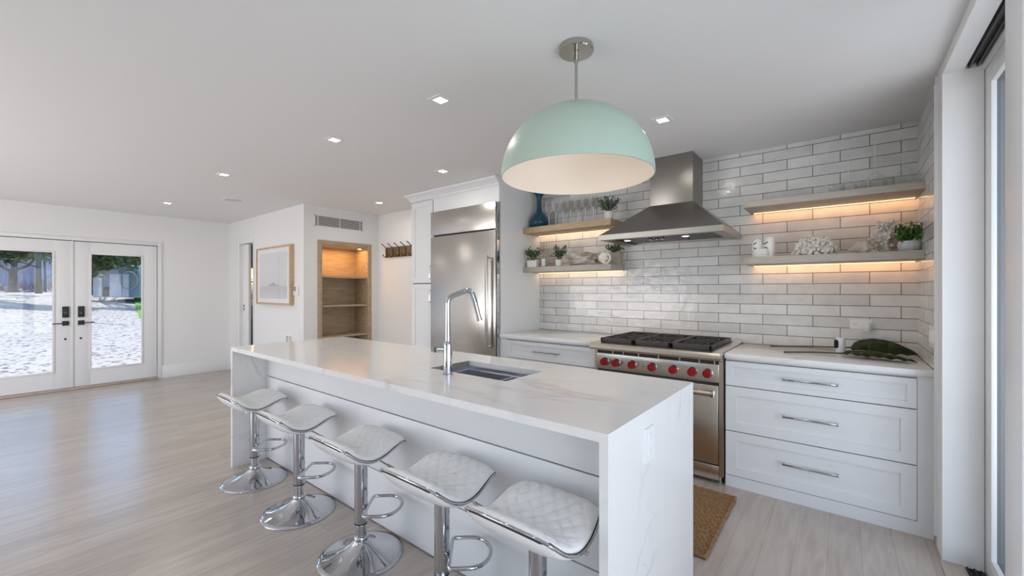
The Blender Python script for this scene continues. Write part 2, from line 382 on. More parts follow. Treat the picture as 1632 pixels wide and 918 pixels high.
def slider(name, x, y0, y1, z0, z1, stile, label):
    t = bpy.data.objects.new(name, None); COL.objects.link(t); t.location = (x, y0, z0); t['kind'] = 'structure'; t['category'] = 'door'; t['label'] = label
    for nm, m_, xa, xb in (('door_frame', 'trim_paint', x, x+.018), ('exterior_cladding', 'cladding_grey', x+.018, x+.045)):
        b = NB()
        for a, c in ((y0, y0+stile), (y1-stile, y1)): box(b, xa, xb, a, c, z0, z1, bev=.001)
        box(b, xa, xb, y0+stile, y1-stile, z0, z0+.10, bev=.001); box(b, xa, xb, y0+stile, y1-stile, z1-.09, z1, bev=.001)
        build(nm, b, m_, t)
    b = NB(); box(b, x+.016, x+.024, y0+stile-.005, y1-stile+.005, z0+.095, z1-.085); build('glass_pane', b, 'window_glass', t)
slider('door_3', .535, 1.55, 2.974, .01, 2.405, .105, 'outer white framed glass sliding panel nearest the tiled wall')
slider('door_4', .405, .62, 2.014, .012, 2.432, .16, 'inner white framed glass sliding panel at the right frame edge')
slider('door_5', .537, -.58, .70, .01, 2.405, .105, 'outer glass sliding panel beside the camera')
b = NB(); box(b, XR+.1425, 4.5, 2.976, 3.3, -.1, 3.0); struct('wall_exterior', b, 'siding_grey', label='grey outside wall beyond the sliding door')
# wall behind the camera with a wide window
b = NB(); box(b, XL-.15, -6.9, YF_-.15, YF_, 0, ZC); box(b, -.3, XR+.14, YF_-.15, YF_, 0, ZC); box(b, -6.9, -.3, YF_-.15, YF_, 2.32, ZC); box(b, -6.9, -.3, YF_-.15, YF_, 0, .1)
struct('wall_front', b, 'wall_paint', label='white wall with wide window behind the camera')
wn_ = bpy.data.objects.new('window_1', None); COL.objects.link(wn_); wn_.location = (-3.6, YF_-.1, .1); wn_['kind'] = 'structure'; wn_['category'] = 'window'; wn_['label'] = 'wide white framed window wall behind the camera'
b = NB()
for x in (-6.9, -5.28, -3.63, -1.98, -.36): box(b, x, x+.06, YF_-.11, YF_-.04, .1, 2.32, bev=.003)
box(b, -6.9, -.3, YF_-.105, YF_-.045, .1, .17); box(b, -6.9, -.3, YF_-.105, YF_-.045, 2.25, 2.32)
build('window_frame', b, 'trim_paint', wn_)
# far wall with the double doors
DY0, DYM, DY1, DZ = -.178, .724, 1.626, 2.031
b = NB(); box(b, XL-.15, XL, YF_-.15, DY0-.02, 0, ZC); box(b, XL-.15, XL, DY1+.02, 4.4, 0, ZC); box(b, XL-.15, XL, DY0-.02, DY1+.02, DZ+.02, ZC)
struct('wall_far', b, 'wall_paint', label='white end wall holding the glazed double doors')
b = NB(); cw = .05
box(b, XL, XL+.016, DY1, DY1+cw, 0, DZ+cw, bev=.003); box(b, XL, XL+.016, DY0-cw, DY0, 0, DZ+cw, bev=.003); box(b, XL, XL+.016, DY0, DY1, DZ+.003, DZ+cw, bev=.003)
box(b, XL-.15, XL, DY1, DY1+.02, 0, DZ+.02); box(b, XL-.15, XL, DY0-.02, DY0, 0, DZ+.02); box(b, XL-.15, XL, DY0, DY1, DZ+.003, DZ+.02)
struct('trim_5', b, 'trim_paint', label='slim white casing around the double doors')
b = NB(); box(b, XL-.075, XL-.060, DY1-.012, DY1, .03, DZ); box(b, XL-.075, XL-.060, DY0, DY0+.012, .03, DZ); box(b, XL-.075, XL-.060, DY0, DY1, DZ-.012, DZ+.003); struct('trim_10', b, 'rubber_black', label='dark strip standing in for the shaded gap around the double doors')  # dark strip put in for the shade in the gap round the leaves
b = NB(); box(b, XL-.17, XL+.04, DY0, DY1, 0, .028, bev=.006); struct('trim_6', b, 'sill_wood', label='threshold under the double doors')
def door_leaf(name, y0, y1, side, label):
    """side=+1: hinges at high y, handle near y0"""
    t = bpy.data.objects.new(name, None); COL.objects.link(t); t.location = (XL-.05, y0, .034); t['kind'] = 'structure'; t['category'] = 'door'; t['label'] = label
    xa, xb = XL-.052, XL-.008; st, tr, brl = .172, .158, .222
    z0, z1 = .034, DZ-.006
    b = NB()
    box(b, xa, xb, y0, y0+st, z0, z1, bev=.003); box(b, xa, xb, y1-st, y1, z0, z1, bev=.003)
    box(b, xa, xb, y0+st, y1-st, z0, z0+brl); box(b, xa, xb, y0+st, y1-st, z1-tr, z1)
    build('door_frame', b, 'trim_paint', t)
    ga, gb, gz0, gz1 = y0+st, y1-st, z0+brl, z1-tr
    b = NB()
    for a in ((xb-.004, xb+.008, ga-.012, ga+.012, gz0-.012, gz1+.012), (xb-.004, xb+.008, gb-.012, gb+.012, gz0-.012, gz1+.012), (xb-.004, xb+.008, ga+.012, gb-.012, gz0-.012, gz0+.012), (xb-.004, xb+.008, ga+.012, gb-.012, gz1-.012, gz1+.012)): box(b, *a, bev=.003)
    build('glazing_bead', b, 'trim_paint', t)
    b = NB(); box(b, (xa+xb)/2-.008, (xa+xb)/2+.008, ga-.004, gb+.004, gz0-.004, gz1+.004); build('glass_pane', b, 'window_glass', t)
    hy = y0+.05 if side > 0 else y1-.092
    yc = hy+.031 if side > 0 else hy+.031
    b = NB(); box(b, xb, xb+.022, yc-.032, yc+.032, .985, 1.135, bev=.004); dbp = build('deadbolt_plate', b, 'black_metal', t)
    b = NB(); lathe(b, [(.019, 0), (.019, .012), (.012, .014), (0, .014)], (xb+.022, yc, 1.045), 16, 'X'); build('thumb_turn', b, 'dark_steel', dbp)
    b = NB(); box(b, xb, xb+.012, yc-.032, yc+.032, .877, .94, bev=.004); hr = build('handle_plate', b, 'black_metal', t)
    b = NB(); cyl(b, (xb+.01, yc, .908), (xb+.05, yc, .908), .010); box(b, xb+.042, xb+.055, yc-.012 if side > 0 else yc-.125, yc+.125 if side > 0 else yc+.012, .901, .915, bev=.003); build('lever', b, 'black_metal', hr)
    b = NB(); lathe(b, [(.013, 0), (.013, .004), (0, .004)], (xb, yc-.003, .694), 16, 'X'); build('key_cover', b, 'black_metal', t)
door_leaf('door_1', DYM+.002, DY1-.007, 1, 'right leaf of the white glazed double door')
door_leaf('door_2', DY0+.007, DYM-.002, -1, 'left leaf of the white glazed double door')
b = NB(); box(b, XL-.008, XL+.004, DYM-.015, DYM+.010, .034, DZ-.004, bev=.002); struct('trim_7', b, 'trim_paint', label='astragal strip where the double doors meet')
b = NB(); box(b, XL, XL+.014, DY1+cw, YH, 0, .19, bev=.003); struct('baseboard_far', b, 'trim_paint')
b = NB(); box(b, XL, XL+.014, YF_, DY0-cw, 0, .19, bev=.003); struct('baseboard_far_left', b, 'trim_paint')
# picture wall with the pocket door opening
PX0, PX1, PZ = -7.73, -7.18, 2.105
b = NB(); box(b, XL, PX0, YH, YH+.14, 0, ZC); box(b, PX1, XN-.0, YH, YH+.14, 0, ZC); box(b, PX0, PX1, YH, YH+.14, PZ, ZC)
struct('wall_picture', b, 'wall_paint', label='white wall with the pocket door and framed print')
b = NB(); box(b, PX0-.14, PX0, YH-.014, YH, 0, PZ+.06, bev=.003); box(b, PX1, PX1+.02, YH-.010, YH, 0, PZ+.06, bev=.003); box(b, PX0, PX1, YH-.014, YH, PZ, PZ+.06, bev=.003)
struct('trim_8', b, 'trim_paint', label='white casing of the pocket door')
b = NB(); box(b, PX1+.02, XN, YH-.014, YH, 0, .16, bev=.003); struct('baseboard_picture', b, 'trim_paint')
t = bpy.data.objects.new('door_6', None); COL.objects.link(t); t.location = (PX0, YH+.07, 0); t['kind'] = 'structure'; t['category'] = 'door'; t['label'] = 'white pocket door slid mostly open'
b = NB(); box(b, PX0-.30, -7.51, YH+.045, YH+.085, .01, PZ-.006, bev=.003); build('door_panel', b, 'trim_paint', t)
b = NB(); box(b, -7.715, -7.665, YH+.043, YH+.046, 1.0, 1.14, bev=.001); build('flush_pull', b, 'plate_white', t)
b = NB(); box(b, -7.708, -7.672, YH+.0405, YH+.0435, 1.078, 1.118, bev=.001); box(b, -7.708, -7.672, YH+.0405, YH+.0435, 1.022, 1.062, bev=.001); build('latch', b, 'black_metal', t)
# niche wall (facing the kitchen), with the opening of the built-in shelves
NY0, NY1, NZ0, NZ1 = 2.800, 3.530, .10, 1.985
b = NB(); box(b, XN-.36, XN, YH+.14, NY0, 0, ZC); box(b, XN-.36, XN, NY1, YK+.12, 0, ZC); box(b, XN-.36, XN, NY0, NY1, NZ1, ZC); box(b, XN-.36, XN, NY0, NY1, 0, NZ0)
box(b, XN-.40, XN-.36, YH+.14, YK+.12, 0, ZC)
struct('wall_niche', b, 'wall_paint', label='white wall with the recessed oak shelves')
b = NB(); box(b, XN, -4.1, YK, YK+.12, 0, ZC); struct('wall_hooks', b, 'wall_paint', label='white wall with the coat rack')
b = NB(); box(b, XN, -4.06, YK-.014, YK, 0, .16, bev=.003); struct('baseboard_hooks', b, 'trim_paint')
# bathroom seen through the pocket door
b = NB(); box(b, XL, XL+.01, YH+.14, 4.3, 0, ZC); box(b, XL, -5.9, 4.3, 4.4, 0, ZC); struct('wall_bathroom', b, 'bath_wall', label='mauve grey bathroom wall beyond the pocket door')

# ------------------------------------------------------------------ kitchen island
IX0, IX1, IY0, IY1, IZ, TH = -3.676, -.553, 1.163, 2.073, .92, .030
isl = thing('kitchen_island', 'long white marble waterfall island in the middle of the kitchen', 'kitchen island', (-2.1, 1.6, 0))
SX0, SX1, SY0, SY1 = -1.808, -1.26, 1.54, 1.852
b = NB()
for a in ((IX0, SX0, IY0, IY1), (SX1, IX1, IY0, IY1), (SX0, SX1, IY0, SY0), (SX0, SX1, SY1, IY1)): box(b, a[0], a[1], a[2], a[3], IZ-TH, IZ)
bmesh.ops.remove_doubles(b, verts=b.verts[:], dist=1e-5)
inner = [f for f in b.faces if any((g is not f) and (g.calc_center_median()-f.calc_center_median()).length < 1e-5 for e in f.edges for g in e.link_faces)]
bmesh.ops.delete(b, geom=inner, context='FACES')
build('countertop', b, 'marble', isl)
bx('waterfall_panel', 'marble', isl, IX0, IX0+TH, IY0, IY1, 0, IZ-TH)
bx('waterfall_panel', 'marble', isl, IX1-TH, IX1, IY0, IY1, 0, IZ-TH)
b = NB(); zj = [0.004, .311, .665, IZ-TH]
for z0, z1 in zip(zj, zj[1:]): box(b, IX0+TH, IX1-TH, 1.405, 1.42, z0+.003, z1-.003, bev=.002)
build('shiplap_panel', b, 'cabinet_paint', isl)
bx('cabinet_body', 'cabinet_paint', isl, IX0+TH, SX0-.05, 1.424, 2.03, .09, IZ-TH-.001)
bx('cabinet_body', 'cabinet_paint', isl, SX1+.05, IX1-TH, 1.424, 2.03, .09, IZ-TH-.001)
bx('cabinet_body', 'cabinet_paint', isl, SX0-.05, SX1+.05, 1.424, 2.03, .09, .62)
bx('backing_board', 'gap', isl, IX0+TH, IX1-TH, 1.4195, 1.424, .002, IZ-TH)
# doors on the range side
nx = 5; wdt = (IX1-IX0-2*TH)/nx
for i in range(nx):
    x0 = IX0+TH+i*wdt+.002; x1 = x0+wdt-.004
    b = NB(); box(b, x0, x1, 2.03, 2.048, .10, .885, bev=.0015); d = build('door', b, 'cabinet_paint', isl)
    b = NB(); tube(b, fillet([(x1-.05, 2.048, .70), (x1-.05, 2.08, .70), (x1-.05, 2.08, .84), (x1-.05, 2.048, .84)], .01, 4), .005, 8); build('handle', b, 'chrome', d)
# sink
sk = thing('sink', 'undermount stainless workstation sink set in the island marble', 'sink', (-1.534, 1.70, .66))
b = NB(); zt, zb = IZ-TH-.001, .665
def ring(bm, x0, x1, y0, y1, z): return [bm.verts.new(p) for p in ((x0, y0, z), (x1, y0, z), (x1, y1, z), (x0, y1, z))]
rs = [ring(b, SX0-.03, SX1+.03, SY0-.03, SY1+.03, zt-.006), ring(b, SX0-.03, SX1+.03, SY0-.03, SY1+.03, zt), ring(b, SX0-.004, SX1+.004, SY0-.004, SY1+.004, zt),
      ring(b, SX0-.004, SX1+.004, SY0-.004, SY1+.004, zt-.022), ring(b, SX0+.010, SX1-.010, SY0+.010, SY1-.010, zt-.022), ring(b, SX0+.010, SX1-.010, SY0+.010, SY1-.010, zb+.012), ring(b, SX0+.03, SX1-.03, SY0+.03, SY1-.03, zb)]
for a, c in zip(rs, rs[1:]):
    for i in range(4): b.faces.new((a[i], a[(i+1) % 4], c[(i+1) % 4], c[i]))
b.faces.new(rs[-1])
build('basin', b, 'sink_steel', sk)
b = NB(); lathe(b, [(.045, 0), (.045, .004), (.036, .005), (.034, .001), (0, .001)], (-1.534, 1.70, zb+.0005), 24); build('drain', b, 'chrome', sk)
b = NB(); box(b, -1.465, -1.45, SY0+.012, SY1-.012, zb+.004, zt-.024, bev=.003); build('divider', b, 'sink_steel', sk)
# faucet
fx, fy = -1.596, 1.478
fa = thing('faucet', 'tall polished chrome angular pull-down faucet beside the island sink', 'faucet', (fx, fy, IZ))
dv = Vector((.79, .62, 0))   # spout leans over the basin
b = NB(); lathe(b, [(.027, 0), (.027, .006), (.0225, .008), (.0225, .155), (.019, .168), (.016, .172), (0, .172)], (fx, fy, IZ), 28); build('body', b, 'chrome', fa)
sp = lambda d, z: (fx+dv.x*d, fy+dv.y*d, z)
b = NB(); tube(b, fillet([sp(0, 1.085), sp(0, 1.318), sp(.118, 1.362), sp(.142, 1.29)], .035, 8), .0135, 16); build('spout', b, 'chrome', fa)
b = NB(); cyl(b, sp(.141, 1.292), sp(.160, 1.215), .0125, .0125, 18); cyl(b, sp(.160, 1.215), sp(.1645, 1.197), .0145, .0145, 18); build('spray_head', b, 'chrome', fa)
b = NB(); cyl(b, (fx-.016, fy-.013, 1.048), (fx-.066, fy-.052, 1.048), .0135, .0135, 18); hb = build('handle_hub', b, 'chrome', fa)
b = NB(); cyl(b, (fx-.046, fy-.0365, 1.048), (fx-.052, fy-.041, 1.048), .0148, .0148, 18); build('grip_ring', b, 'dark_steel', hb)

# ------------------------------------------------------------------ outlets and switches
def outlet(name, label, cat, c, u, n, w, h, kind='outlet', group=None, m='plate_white', dark=True):
    """c centre on the wall, u in-plane horizontal unit, n outward normal"""
    c, u, n = Vector(c), Vector(u), Vector(n); z = Vector((0, 0, 1))
    t = thing(name, label, cat, tuple(c), group)
    def pl(bm, cu, cz, w, h, d0, d1, bev=.0015):
        lo = [c+u*(cu+sx*w/2)+z*(cz+sz*h/2)+n*d0 for sx, sz in ((-1, -1), (1, -1), (1, 1), (-1, 1))]
        hi = [c+u*(cu+sx*(w/2-bev))+z*(cz+sz*(h/2-bev))+n*d1 for sx, sz in ((-1, -1), (1, -1), (1, 1), (-1, 1))]
        hexa(bm, lo, hi)
    b = NB(); pl(b, 0, 0, w, h, 0, .006, .003); build('cover_plate', b, m, t)
    if kind == 'outlet':
        horiz = w > h
        for s in (-1, 1):
            cu, cz = (s*w*.21, 0) if horiz else (0, s*h*.21)
            b = NB(); pl(b, cu, cz, .030, .030, .006, .008); so = build('socket', b, m, t)
            b = NB()
            for dx in (-.006, .006): pl(b, cu+(0 if horiz else dx), cz+(dx if horiz else .004), .007 if horiz else .002, .002 if horiz else .008, .008, .0084, 0)
            pl(b, cu+(-.01 if horiz else 0), cz-(0 if horiz else .008), .004, .004, .008, .0084, 0)
            build('slots', b, 'slot_dark' if dark else 'vent_grey', so)
    elif kind == 'switch':
        k = max(1, round(w/.05)-0) if w > .09 else 1
        for i in range(k):
            b = NB(); pl(b, (i-(k-1)/2)*.046, 0, .033, .066, .006, .010, .002); build('rocker', b, m, t)
    return t
outlet('power_outlet', 'white double socket on the marble end of the island', 'outlet', (IX1, 1.497, .797), (0, 1, 0), (1, 0, 0), .085, .125, dark=False)
outlet('power_outlet', 'white horizontal socket on the tile left of the range', 'outlet', (-2.144, YB, 1.127), (1, 0, 0), (0, -1, 0), .125, .075, dark=False)
po = outlet('power_outlet', 'white horizontal socket on the tile right of the range, with a plugged-in adapter', 'outlet', (.103, YB, 1.112), (1, 0, 0), (0, -1, 0), .125, .075)
b = NB(); box(b, .118, .150, YB-.045, YB-.009, 1.062, 1.128, bev=.004); solo('plug_adapter', b, 'plate_white', 'small white plug-in adapter in the tile socket right of the range', 'adapter', (.134, YB-.009, 1.095))
outlet('light_switch', 'white switch plate on the tiled return wall by the sliding door', 'switch', (XR, 3.245, 1.10), (0, 1, 0), (-1, 0, 0), .16, .12, 'switch')
outlet('light_switch', 'slim white switch plate below the thermostat', 'switch', (-5.665, YH, 1.10), (1, 0, 0), (0, -1, 0), .045, .11, 'switch')
outlet('power_outlet', 'white socket low on the wall right of the double doors', 'outlet', (XL, 2.22, .272), (0, -1, 0), (1, 0, 0), .075, .115, dark=False)
outlet('light_switch', 'white switch plate on the bathroom wall beyond the pocket door', 'switch', (XL+.01, 2.93, 1.127), (0, -1, 0), (1, 0, 0), .075, .115, 'switch')

# ------------------------------------------------------------------ base cabinets and counters
YD = 3.188   # drawer faces
def shaker(bm, x0, x1, y, z0, z1, rail, dep=.018, rec=.010):
    """shaker front facing -y, front plane at y"""
    box(bm, x0, x0+rail, y, y+dep, z0, z1); box(bm, x1-rail, x1, y, y+dep, z0, z1)
    box(bm, x0+rail, x1-rail, y, y+dep, z0, z0+rail*.9); box(bm, x0+rail, x1-rail, y, y+dep, z1-rail*.9, z1)
    box(bm, x0+rail-.001, x1-rail+.001, y+rec, y+dep, z0+rail*.9-.001, z1-rail*.9+.001)
def barpull(bm, xa, xb, y, z, r=.0055):
    box(bm, xa, xb, y-.036, y-.026, z-.006, z+.006, bev=.0015)
    for x in (xa+.006, xb-.006): box(bm, x-.006, x+.006, y-.030, y, z-.006, z+.006, bev=.001)
def base_cabinet(label, x0, x1, dx0, dx1, hx):
    t = thing('base_cabinet', label, 'cabinet', ((x0+x1)/2, 3.5, 0))
    bx('body', 'cabinet_paint', t, x0, x1, YD+.019, YB-.001, .075, .884)
    bx('toe_board', 'cabinet_paint', t, x0, x1, YD+.004, YD+.024, 0, .078)
    for a, c in ((x0, dx0-.002), (dx1+.002, x1)):
        if c-a > .015: bx('filler', 'cabinet_paint', t, a, c, YD+.004, YD+.019, .078, .884)
    for z0, z1, hz in ((.700, .866, .784), (.390, .694, .547), (.083, .384, .243)):
        b = NB(); shaker(b, dx0, dx1, YD, z0, z1, .066 if z1-z0 > .2 else .040); d = build('drawer', b, 'cabinet_paint', t)
        b = NB(); barpull(b, hx-.142, hx+.142, YD, hz); build('handle', b, 'chrome', d)
    b = NB(); box(b, dx0, dx1, YD+.0185, YD+.0195, .083, .87); build('shadow_gap', b, 'gap', t)
base_cabinet('white three-drawer base cabinet right of the range', -.638, XR-.002, -.636, .321, -.160)
base_cabinet('white three-drawer base cabinet between refrigerator and range', -2.673, -1.629, -2.590, -1.633, -2.12)
for lab, x0, x1 in (('white quartz counter right of the range, holding the leaves', -.640, XR-.002), ('white quartz counter left of the range', -2.673, -1.627)):
    b = NB(); box(b, x0, x1, 3.166, YB-.001, .885, .92, bev=.0025); solo('countertop', b, 'marble', lab, 'countertop', ((x0+x1)/2, 3.5, .885))

# ------------------------------------------------------------------ range
RX0, RX1 = -1.623, -.644
rg = thing('range', 'stainless professional gas range with a row of red knobs', 'range', (-1.13, 3.5, 0))
YP = 3.15
bx('body', 'steel_range', rg, RX0+.004, RX1-.004, YP+.045, YB-.06, .10, .905)
bx('side_trim', 'steel_range', rg, RX1-.028, RX1-.002, YP+.005, YP+.05, .06, .86)
bx('side_trim', 'steel_range', rg, RX0+.002, RX0+.028, YP+.005, YP+.05, .06, .86)
b = NB(); pr = [(YB-.05, .905), (YB-.05, .93), (3.10, .93), (3.078, .925), (3.066, .910), (3.066, .890), (3.080, .874), (3.13, .868), (3.13, .905)]
hexa(b, [(RX0, y, z) for y, z in pr], [(RX1, y, z) for y, z in pr]); build('cooktop', b, 'steel_range', rg)
bx('back_trim', 'steel_range', rg, RX0, RX1, YB-.052, YB-.004, .905, .945, bev=.003)
b = NB(); box(b, RX0+.02, RX1-.02, YP+.02, YP+.045, .838, .872); build('vent_slot', b, 'tray_brown', rg)
for x in (-1.46, -1.37, -1.245, -1.09, -.935, -.80, -.70): bx('divider_fin', 'steel_range', rg, x-.004, x+.004, YP+.004, YP+.03, .838, .869)
b = NB(); box(b, RX0+.022, RX1-.028, YP, YP+.045, .712, .838, bev=.002); build('control_panel', b, 'steel_range', rg)
for i, x in enumerate((-1.525, -1.425, -1.29, -1.133, -.976, -.843, -.741)):
    b = NB(); lathe(b, [(.034, 0), (.034, -.012), (.031, -.017), (.0, -.017)], (x, YP, .772), 28, 'Y'); bz = build('knob_bezel', b, 'chrome', rg)
    b = NB(); lathe(b, [(.027, -.016), (.0295, -.019), (.0295, -.038), (.0265, -.044), (0, -.044)], (x, YP, .772), 28, 'Y'); box(b, x-.0045, x+.0045, YP-.050, YP-.040, .772-.027, .772+.027, bev=.002)
    k = build('knob', b, 'red_knob', bz)
for x in (-1.205, -1.06):
    b = NB(); lathe(b, [(.010, 0), (.010, -.006), (.006, -.009), (0, -.009)], (x, YP, .772), 16, 'Y'); build('button', b, 'chrome', rg)
bx('door_gap', 'slot_dark', rg, RX0+.022, RX1-.028, YP+.03, YP+.05, .13, .712)
b = NB(); box(b, RX0+.026, RX1-.032, YP, YP+.035, .143, .690, bev=.003); od = build('oven_door', b, 'steel_range', rg)
b = NB(); cyl(b, (RX0+.05, YP-.062, .643), (RX1-.050, YP-.062, .643), .0205, .0205, 24)
oh = build('handle', b, 'steel_range', od)
for x in (RX0+.048, RX1-.066):
    b = NB(); cyl(b, (x, YP-.062, .643), (x+.018, YP-.062, .643), .0245, .0245, 24); box(b, x+.002, x+.016, YP-.062, YP, .632, .654, bev=.003)
    build('handle_bracket', b, 'chrome', od)
bx('kick_panel', 'steel_range', rg, RX0+.026, RX1-.030, YP+.012, YP+.03, .03, .130, bev=.002)
for x in (RX0+.035, RX1-.035):
    for y in (YP+.08, YB-.12):
        b = NB(); cyl(b, (x, y, 0), (x, y, .10), .018, .018, 14); build('leg', b, 'steel_range', rg)
b = NB(); box(b, RX0+.06, RX1-.06, 3.16, YB-.08, .93, .936); build('burner_tray', b, 'tray_brown', rg)
gw = (RX1-RX0-.13)/3
for i in range(3):
    x0 = RX0+.065+i*gw; x1 = x0+gw-.006; y0, y1 = 3.135, YB-.075; z0, z1 = .935, .966
    xm = (x0+x1)/2
    for yc in (y0+.155, y1-.155):
        b = NB(); lathe(b, [(.058, 0), (.058, .010), (.040, .014), (.040, .018), (0, .018)], (xm, yc, .936), 24); bu = build('burner', b, 'cast_iron', rg)
    b = NB(); w = .010
    for a in ((x0, x1, y0, y0+.016), (x0, x1, y1-.016, y1), (x0, x0+.016, y0, y1), (x1-.016, x1, y0, y1), (x0, x1, (y0+y1)/2-.008, (y0+y1)/2+.008)): box(b, a[0], a[1], a[2], a[3], z0-.002, z1, bev=.003)
    for yc in (y0+.155, y1-.155):
        for k in range(4):
            an = R(45+90*k); p0 = Vector((xm+math.cos(an)*.035, yc+math.sin(an)*.035, z1-.007)); p1 = Vector((x0+.010 if math.cos(an) < 0 else x1-.010, yc+math.sin(an)*.150, z1-.007))
            cyl(b, p0, p1, .0055, .0055, 6)
    for yc in (y0+.155, y1-.155): tube(b, [(xm+.085*math.cos(R(22.5+45*k)), yc+.085*math.sin(R(22.5+45*k)), z1-.007) for k in range(8)], .0050, 6, True)
    for x in (x0+.012, x1-.012):
        for y in (y0+.012, y1-.012): cyl(b, (x, y, .9305), (x, y, z0), .007, .007, 8)
    build('grate', b, 'cast_iron', rg)

# ------------------------------------------------------------------ range hood
hd = thing('range_hood', 'stainless chimney range hood above the range', 'range hood', (-1.13, 3.7, 1.775))
HX0, HX1, HY0, HZ = -1.612, -.654, 3.214, 1.775
bx('chimney', 'steel_hood', hd, -1.306, -.953, 3.568, YB-.001, 2.078, ZC-.001, bev=.002)
b = NB()
lo = [(HX0, HY0, HZ+.042), (HX1, HY0, HZ+.042), (HX1, YB-.001, HZ+.042), (HX0, YB-.001, HZ+.042)]
hi = [(-1.310, 3.564, 2.080), (-.949, 3.564, 2.080), (-.949, YB-.001, 2.080), (-1.310, YB-.001, 2.080)]
hexa(b, lo, hi); build('canopy', b, 'steel_hood', hd)
b = NB()
for a in ((HX0, HX1, HY0, HY0+.012), (HX0, HX1, YB-.03, YB-.001), (HX0, HX0+.012, HY0+.012, YB-.03), (HX1-.012, HX1, HY0+.012, YB-.03)): box(b, a[0], a[1], a[2], a[3], HZ, HZ+.0425)
build('rim', b, 'steel_rim', hd)
b = NB(); ii = .085
o_ = [(HX0+.012, HY0+.012), (HX1-.012, HY0+.012), (HX1-.012, YB-.03), (HX0+.012, YB-.03)]
i_ = [(HX0+ii, HY0+ii), (HX1-ii, HY0+ii), (HX1-ii, YB-.09), (HX0+ii, YB-.09)]
va = [b.verts.new((x, y, HZ+.002)) for x, y in o_]; vb = [b.verts.new((x, y, HZ+.002)) for x, y in i_]; vc = [b.verts.new((x, y, HZ+.03)) for x, y in i_]
for i in range(4):
    j = (i+1) % 4; b.faces.new((va[i], va[j], vb[j], vb[i])); b.faces.new((vb[i], vb[j], vc[j], vc[i]))
b.faces.new(vc); build('underside', b, 'steel_hood', hd)
for k in range(3):
    b = NB(); x0 = HX0+.10+k*.255
    for i in range(9): box(b, x0+i*.027, x0+i*.027+.018, HY0+.20, YB-.11, HZ+.014, HZ+.028)
    build('baffle_filter', b, 'dark_steel', hd)
for x in (-1.42, -.95):
    b = NB(); lathe(b, [(.036, 0), (.036, -.030), (.028, -.033)], (x, HY0+.14, HZ+.029), 20, cap=False); r_ = build('lamp_ring', b, 'chrome', hd)
    b = NB(); lathe(b, [(.028, -.031), (.015, -.036), (0, -.037)], (x, HY0+.14, HZ+.029), 20, cap=False); build('lamp_lens', b, 'bulb_warm', r_)
    lp = lamp('hood_light', 'SPOT', (x, HY0+.14, HZ-.012), 5, (1, .72, .45), target=(x, HY0+.16, 0), spot_size=R(110), spot_blend=.6, shadow_soft_size=.02); lp.parent = None
for x in (-1.225, -1.175, -1.13):
    b = NB(); lathe(b, [(.014, 0), (.014, -.040), (.011, -.043), (0, -.043)], (x, HY0+.15, HZ+.030), 16); build('knob', b, 'chrome', hd)

# ------------------------------------------------------------------ refrigerator, tower, surround
FX0, FX1, FYF = -3.668, -2.698, 3.135
fr = thing('refrigerator', 'tall built-in stainless refrigerator beside the white tower cabinet', 'refrigerator', (-3.18, 3.5, 0))
bx('body', 'dark_steel', fr, FX0, FX1+.012, FYF+.055, YB-.02, .02, 2.236)
b = NB(); box(b, FX0, FX1, FYF, FYF+.05, 1.972, 2.236, bev=.003); build('top_panel', b, 'steel', fr)
b = NB(); box(b, FX0, FX1, FYF, FYF+.05, .13, 1.955, bev=.003); fd = build('door', b, 'steel', fr)
b = NB(); box(b, FX1-.082, FX1-.046, FYF-.070, FYF-.056, .765, 1.70, bev=.003)
for z in (.78, 1.66): box(b, FX1-.078, FX1-.050, FYF-.058, FYF, z, z+.026, bev=.002)
build('handle', b, 'steel', fd)
bx('toe_grille', 'dark_steel', fr, FX0, FX1, FYF+.03, FYF+.05, .02, .125)
b = NB(); box(b, FX1+.004, FX1+.014, FYF+.012, FYF+.055, .13, 2.236); build('side_trim', b, 'chrome', fr)
b = NB(); lathe(b, [(.011, 0), (.011, -.012), (0, -.012)], (FX1+.008, FYF+.012, 1.964), 14, 'Y'); lathe(b, [(.011, 0), (.011, -.012), (0, -.012)], (FX0+.03, FYF+.03, 1.964), 14, 'Y'); build('hinge', b, 'chrome', fr)
sr = thing('refrigerator_surround', 'white enclosure panels beside and above the refrigerator', 'cabinet surround', (-3.3, 3.5, 0))
bx('end_panel', 'cabinet_paint', sr, FX1+.016, -2.674, 3.19, YB-.001, 0, 2.40)
bx('top_panel', 'cabinet_paint', sr, -3.662, FX1+.016, 3.172, 3.20, 2.240, 2.40)
cm = thing('crown_moulding', 'white crown moulding running over the tower cabinet and refrigerator', 'moulding', (-3.36, 3.3, 2.40))
bx('frieze', 'cabinet_paint', cm, -4.054, -2.674, 3.168, YB-.001, 2.40, ZC-.002)
b = NB(); cpts = [(0, 2.405), (.012, 2.405), (.014, 2.425), (.030, 2.440), (.048, 2.462), (.062, 2.466), (.066, 2.487), (0, 2.487)]
hexa(b, [(-4.054-d, 3.168-d, z) for d, z in cpts], [(-2.674, 3.168-d, z) for d, z in cpts]); hexa(b, [(-4.054-d, 3.168-d, z) for d, z in cpts], [(-4.054-d, YK-.001, z) for d, z in cpts])
build('cornice', b, 'cabinet_paint', cm)
tw = thing('tower_cabinet', 'tall narrow white pantry cabinet left of the refrigerator', 'cabinet', (-3.86, 3.5, 0))
bx('body', 'cabinet_paint', tw, -4.053, -3.672, 3.19, YK-.002, .08, 2.40)
bx('toe_board', 'cabinet_paint', tw, -4.053, -3.672, 3.20, 3.22, 0, .08)
bx('shadow_gap', 'gap', tw, -4.05, -3.673, 3.187, 3.19, .09, 2.385)
